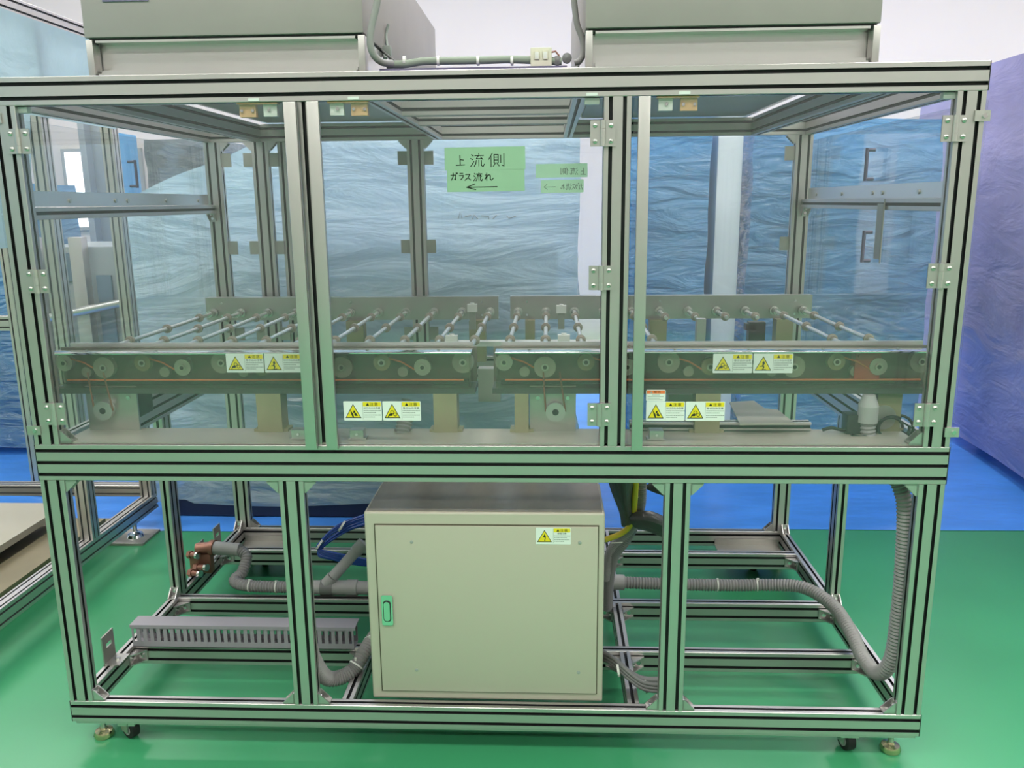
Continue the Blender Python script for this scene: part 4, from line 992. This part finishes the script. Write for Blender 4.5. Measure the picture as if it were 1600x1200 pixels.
def note(label, px0, py0, px1, py1, Y, chars, m_t, m_i, wd, mirror=False):
    a, b = P(px0, py0, Y=Y), P(px1, py1, Y=Y); x0, x1 = min(a.x, b.x), max(a.x, b.x); z1, z0 = a.z, b.z
    t = thing('tape_note', label, 'note', ((x0 + x1) / 2, Y, z0), 'green masking tape notes on the acrylic')
    MB().prism([(x0, z0), (x1, z0 + 0.001), (x1 - 0.0006, z1), (x0 + 0.0006, z1 - 0.0012)], 'y', Y - 0.0003, Y).build('tape', m_t, t)
    m = MB()
    for ch, cx0, cy1, cx1, cy0 in chars:      # pixel boxes of the characters
        c0, c1 = P(cx0, cy1, Y=Y), P(cx1, cy0, Y=Y)
        for st in G[ch]:
            pts = []
            for u, v in st:
                uu = 1 - u if mirror and ch != '<' else u
                pts.append((c0.x + (c1.x - c0.x) * uu, c1.z + (c0.z - c1.z) * v))
            ribbon(m, pts, wd, Y - 0.0003)
    m.build('handwriting', m_i, t)
note('upper green tape note with large handwriting on the middle door', 694, 230, 821, 265, yf, [('上', 711, 242, 727, 259), ('流', 735, 240, 757, 261), ('側', 763, 239, 788, 261)], TAPE, INK, 0.0018)
note('lower green tape note with handwriting and a left arrow on the middle door', 698, 265.5, 820, 299, yf, [('ガ', 704, 270, 715, 282), ('ラ', 717, 270, 725, 281), ('ス', 726, 271, 736, 282), ('流', 740, 270, 754, 283), ('れ', 757, 270, 771, 282), ('<', 729, 287, 777, 297)], TAPE, INK, 0.0020)
YR = YB1 + 0.0015
note('upper pale green tape note with reversed writing on the rear panel', 837, 256, 918, 277, YR, [('側', 876, 262, 888, 273), ('流', 891, 262, 903, 273), ('上', 907, 262, 916, 273)], TAPER, INKF, 0.0022, True)
note('lower pale green tape note with reversed writing and arrow on the rear panel', 845, 281, 912, 301, YR, [('れ', 876, 287, 882, 296), ('流', 884, 286, 893, 297), ('ス', 894, 287, 899, 296), ('ラ', 899, 287, 903, 296), ('ガ', 903, 286, 911, 297), ('<', 850, 287, 868, 297)], TAPER, INKF, 0.0020, True)

# ------------------------------------------------------------------ neighbouring booth on the left
BO = thing('booth_frame', 'neighbouring aluminium booth frame with blue film panel at the left edge', 'frame', (-2.1, 0.6, 0))
bx0, bx1 = -1.60, -1.55
def ex(name, axis, a0, a1, u0, u1, v0, v1): return extr(name, axis, a0, a1, u0, u1, v0, v1, BO, 0.007, SLOTG)
ex('bottom_rail', 'y', -1.0, 1.50, bx0, bx1, 0.135, 0.20); ex('top_rail', 'y', -1.0, 1.50, bx0, bx1, 2.03, 2.08)
ex('post', 'z', 0.20, 2.03, bx0, bx1, 1.45, 1.50); ex('post', 'z', 0.20, 2.03, bx0, bx1, 0.98, 1.03); ex('post', 'z', 0.20, 2.03, bx0, bx1, -0.9, -0.85)
ex('rear_rail', 'x', -2.7, bx0, 1.45, 1.50, 0.20, 0.25); ex('rear_top_rail', 'x', -2.7, bx0, 1.45, 1.50, 2.03, 2.08)
ex('post', 'z', GR + 0.01, 2.03, -2.35, -2.29, 1.86, 1.92)
ex('far_rail', 'x', -2.7, -2.35, 1.86, 1.90, 0.86, 0.93); ex('far_top_rail', 'y', 1.5, 1.92, -2.35, -2.29, 2.03, 2.08)
m = MB(); nx = 30; vs = []; fs = []
for j in range(11):
    for i in range(nx + 1):
        y = -0.95 + 2.42 * i / nx; zl = 1.30 if y < 0.9 else 1.72; z = zl + (2.03 - zl) * j / 10; vs.append((-1.540 + 0.006 * noise.noise(Vector((y * 2, z * 3, 1))), y, z))
m.add(vs, [(j * (nx + 1) + i, j * (nx + 1) + i + 1, (j + 1) * (nx + 1) + i + 1, (j + 1) * (nx + 1) + i) for j in range(10) for i in range(nx)], 0, True)
m.build('film_panel', FILML, BO)
for y in (1.375, 0.0):
    f = MB(); f.box(-1.70, -1.53, y - 0.08, y + 0.08, GR + 0.0005, GR + 0.010); f.build('floor_plate', DULL, BO)
    MB().lathe((-1.60, y, GR + 0.010), 'z', [(0.035, 0), (0.03, 0.012), (0.012, 0.02), (0.009, 0.025), (0.009, 0.12)], 16).build('levelling_foot', CHROME, BO)
t = thing('board', 'pale board lying inside the neighbouring booth at the far left', 'board', (-2.1, 0.7, 0.2))
MB().box(-2.6, -1.83, 0.1, 1.30, 0.20, 0.225).build('panel', BOARD, t)
MB().box(-1.83, -1.68, 0.0, 1.30, 0.145, 0.16).build('trough', BOARDD, t)
MB().box(-2.6, -1.68, 0.05, 1.35, 0.12, 0.14).build('base_sheet', BOARDD, t)

# ------------------------------------------------------------------ equipment seen through the left door
GREYQ = mat('grey_equipment_panel', (0.36, 0.39, 0.41), 0.45, 0.2, var=0.06, vscale=3)
GREYD = mat('blue_grey_equipment_panel', (0.13, 0.19, 0.26), 0.45, 0, var=0.1, vscale=3)
t = thing('grey_machine', 'low grey machine with blue panels standing behind the booth frame', 'machine', (-2.6, 2.6, GR))
xa, xb = P(52, 420, Y=2.4).x, P(235, 420, Y=2.4).x
zt = P(150, 385, Y=2.4).z
MB().box(xa, xb, 2.4, 3.0, GR + 0.06, zt).build('machine_body', GREYQ, t, bevel=0.01)
for a, b, c, d in ((95, 118, 395, 440), (150, 186, 430, 540), (205, 228, 400, 470), (70, 88, 470, 560)):
    p, r_ = P(a, c, Y=2.39), P(b, d, Y=2.39); MB().box(p.x, r_.x, 2.385, 2.399, r_.z, p.z).build('panel', GREYD, t, bevel=0.004)
for a in (62, 128, 198):
    p = P(a, 420, Y=2.38); MB().box(p.x - 0.035, p.x + 0.035, 2.34, 2.40, GR + 0.01, zt + 0.05).build('column', ALU, t, bevel=0.004)
p, r_ = P(60, 500, Y=2.33), P(205, 470, Y=2.33)
MB().tube([(p.x, 2.33, p.z), (r_.x, 2.33, r_.z)], 0.022, 12).build('pipe', ALUB, t)
MB().box(xa + 0.05, xb - 0.05, 2.42, 2.95, GR + 0.009, GR + 0.06).build('plinth', BLACK, t)
t = thing('steel_column', 'tall grey steel column between the two bright windows on the back wall', 'column', (-3.3, 5.2, GR))
a, b = P(128, 260, Y=5.2).x, P(160, 260, Y=5.2).x
MB().box(a, a + (b - a) * 0.3, 5.2, 5.5, GR + 0.009, 2.2).box(a + (b - a) * 0.3, b, 5.3, 5.4, GR + 0.009, 2.2).build('column_shaft', GREYQ, t)
MB().box(a - 0.03, b + 0.03, 5.18, 5.52, GR + 0.009, GR + 0.03).build('base_plate', DULL, t)
t = thing('blue_cabinet', 'narrow bright blue cabinet beside the grey steel column at the back', 'cabinet', (-3.0, 4.8, GR))
a, b = P(172, 260, Y=4.8), P(190, 260, Y=4.8)
MB().box(a.x, b.x, 4.8, 5.1, GR + 0.05, P(180, 207, Y=4.8).z).build('cabinet_body', mat('bright_blue_enamel', (0.10, 0.36, 0.62), 0.4), t, bevel=0.01)
MB().box(a.x + 0.02, b.x - 0.02, 4.82, 5.08, GR + 0.009, GR + 0.05).build('plinth', BLACK, t)
t = thing('wrapped_machine', 'grey film-covered machine beyond the pale blue wrapped one, upper left', 'machine', (-1.9, 3.6, GR))
a, b = P(228, 260, Y=3.4).x, P(335, 260, Y=3.4).x; zt = P(280, 218, Y=3.4).z
film_shell('film_wrap', lambda u, v, wv: (a + u * (b - a), 3.4 + v * 0.7, GR + 0.05 + wv * (zt - GR - 0.05)), t, film('grey_film', (0.34, 0.38, 0.42), 0.15, 0.2, 0.8, (1.5, 1.5, 3), 3.0, bd=0.1), 40, 50, 10, 0.02, 33.0)
MB().box(a + 0.06, b - 0.06, 3.5, 4.0, GR + 0.009, zt - 0.1).build('machine_body', CORED, t)

# handles and a hanging strap on the side panels
for s_, px, py in ((1, 1366, 257), (1, 1361, 385)):
    x = XR - 0.002 if s_ > 0 else XL + 0.002
    p = P(px, py, X=x); h_ = part('panel_handle', FR, p)
    MB().tube([(x - s_ * 0.022, p.y, p.z - 0.045), (x - s_ * 0.022, p.y, p.z + 0.045)], 0.005, 10).build('grip', PURPLE, h_)
    MB().tube([(x, p.y, p.z - 0.04), (x - s_ * 0.022, p.y, p.z - 0.04)], 0.005, 8).tube([(x, p.y, p.z + 0.04), (x - s_ * 0.022, p.y, p.z + 0.04)], 0.005, 8).build('standoff', PURPLE, h_)
p = P(203, 272, X=XL + 0.003); h_ = part('panel_handle', FR, p)
MB().tube([(XL + 0.022, p.y, p.z - 0.04), (XL + 0.022, p.y, p.z + 0.04)], 0.004, 10).build('grip', PURPLE, h_)
MB().tube([(XL, p.y, p.z - 0.035), (XL + 0.022, p.y, p.z - 0.035)], 0.004, 8).tube([(XL, p.y, p.z + 0.035), (XL + 0.022, p.y, p.z + 0.035)], 0.004, 8).build('standoff', PURPLE, h_)
a, b = P(1377, 318, X=XR - 0.035), P(1372, 405, X=XR - 0.035)
m = MB(); m.box(a.x - 0.002, a.x + 0.002, a.y - 0.02, a.y + 0.02, b.z, a.z); m.tube([(a.x, a.y - 0.022, a.z + 0.012), (a.x, a.y - 0.022, b.z - 0.01)], 0.002, 6)
m.build('hanging_strap', DULL, FR)

# blue film-wrapped machine beyond the booth, left edge
yl = P(20, 698, Z=0.10).y
xa, xb = P(-140, 600, Y=yl).x, P(44, 600, Y=yl).x
wrapped('wrapped_machine', 'blue film-wrapped machine at the far left edge, behind the booth posts', xa, xb, yl, yl + 0.7, 0.10, 1.55, film('dull_blue_film', (0.22, 0.42, 0.62), 0.12, 0.2, 1.0, (1.0, 1.0, 4.0), 3.0, bd=0.07, spec=0.5, tl_=0.35, crease=0.12), COREM, 44.0, feet=((xa + 0.1, yl + 0.2), (xb - 0.1, yl + 0.2)))
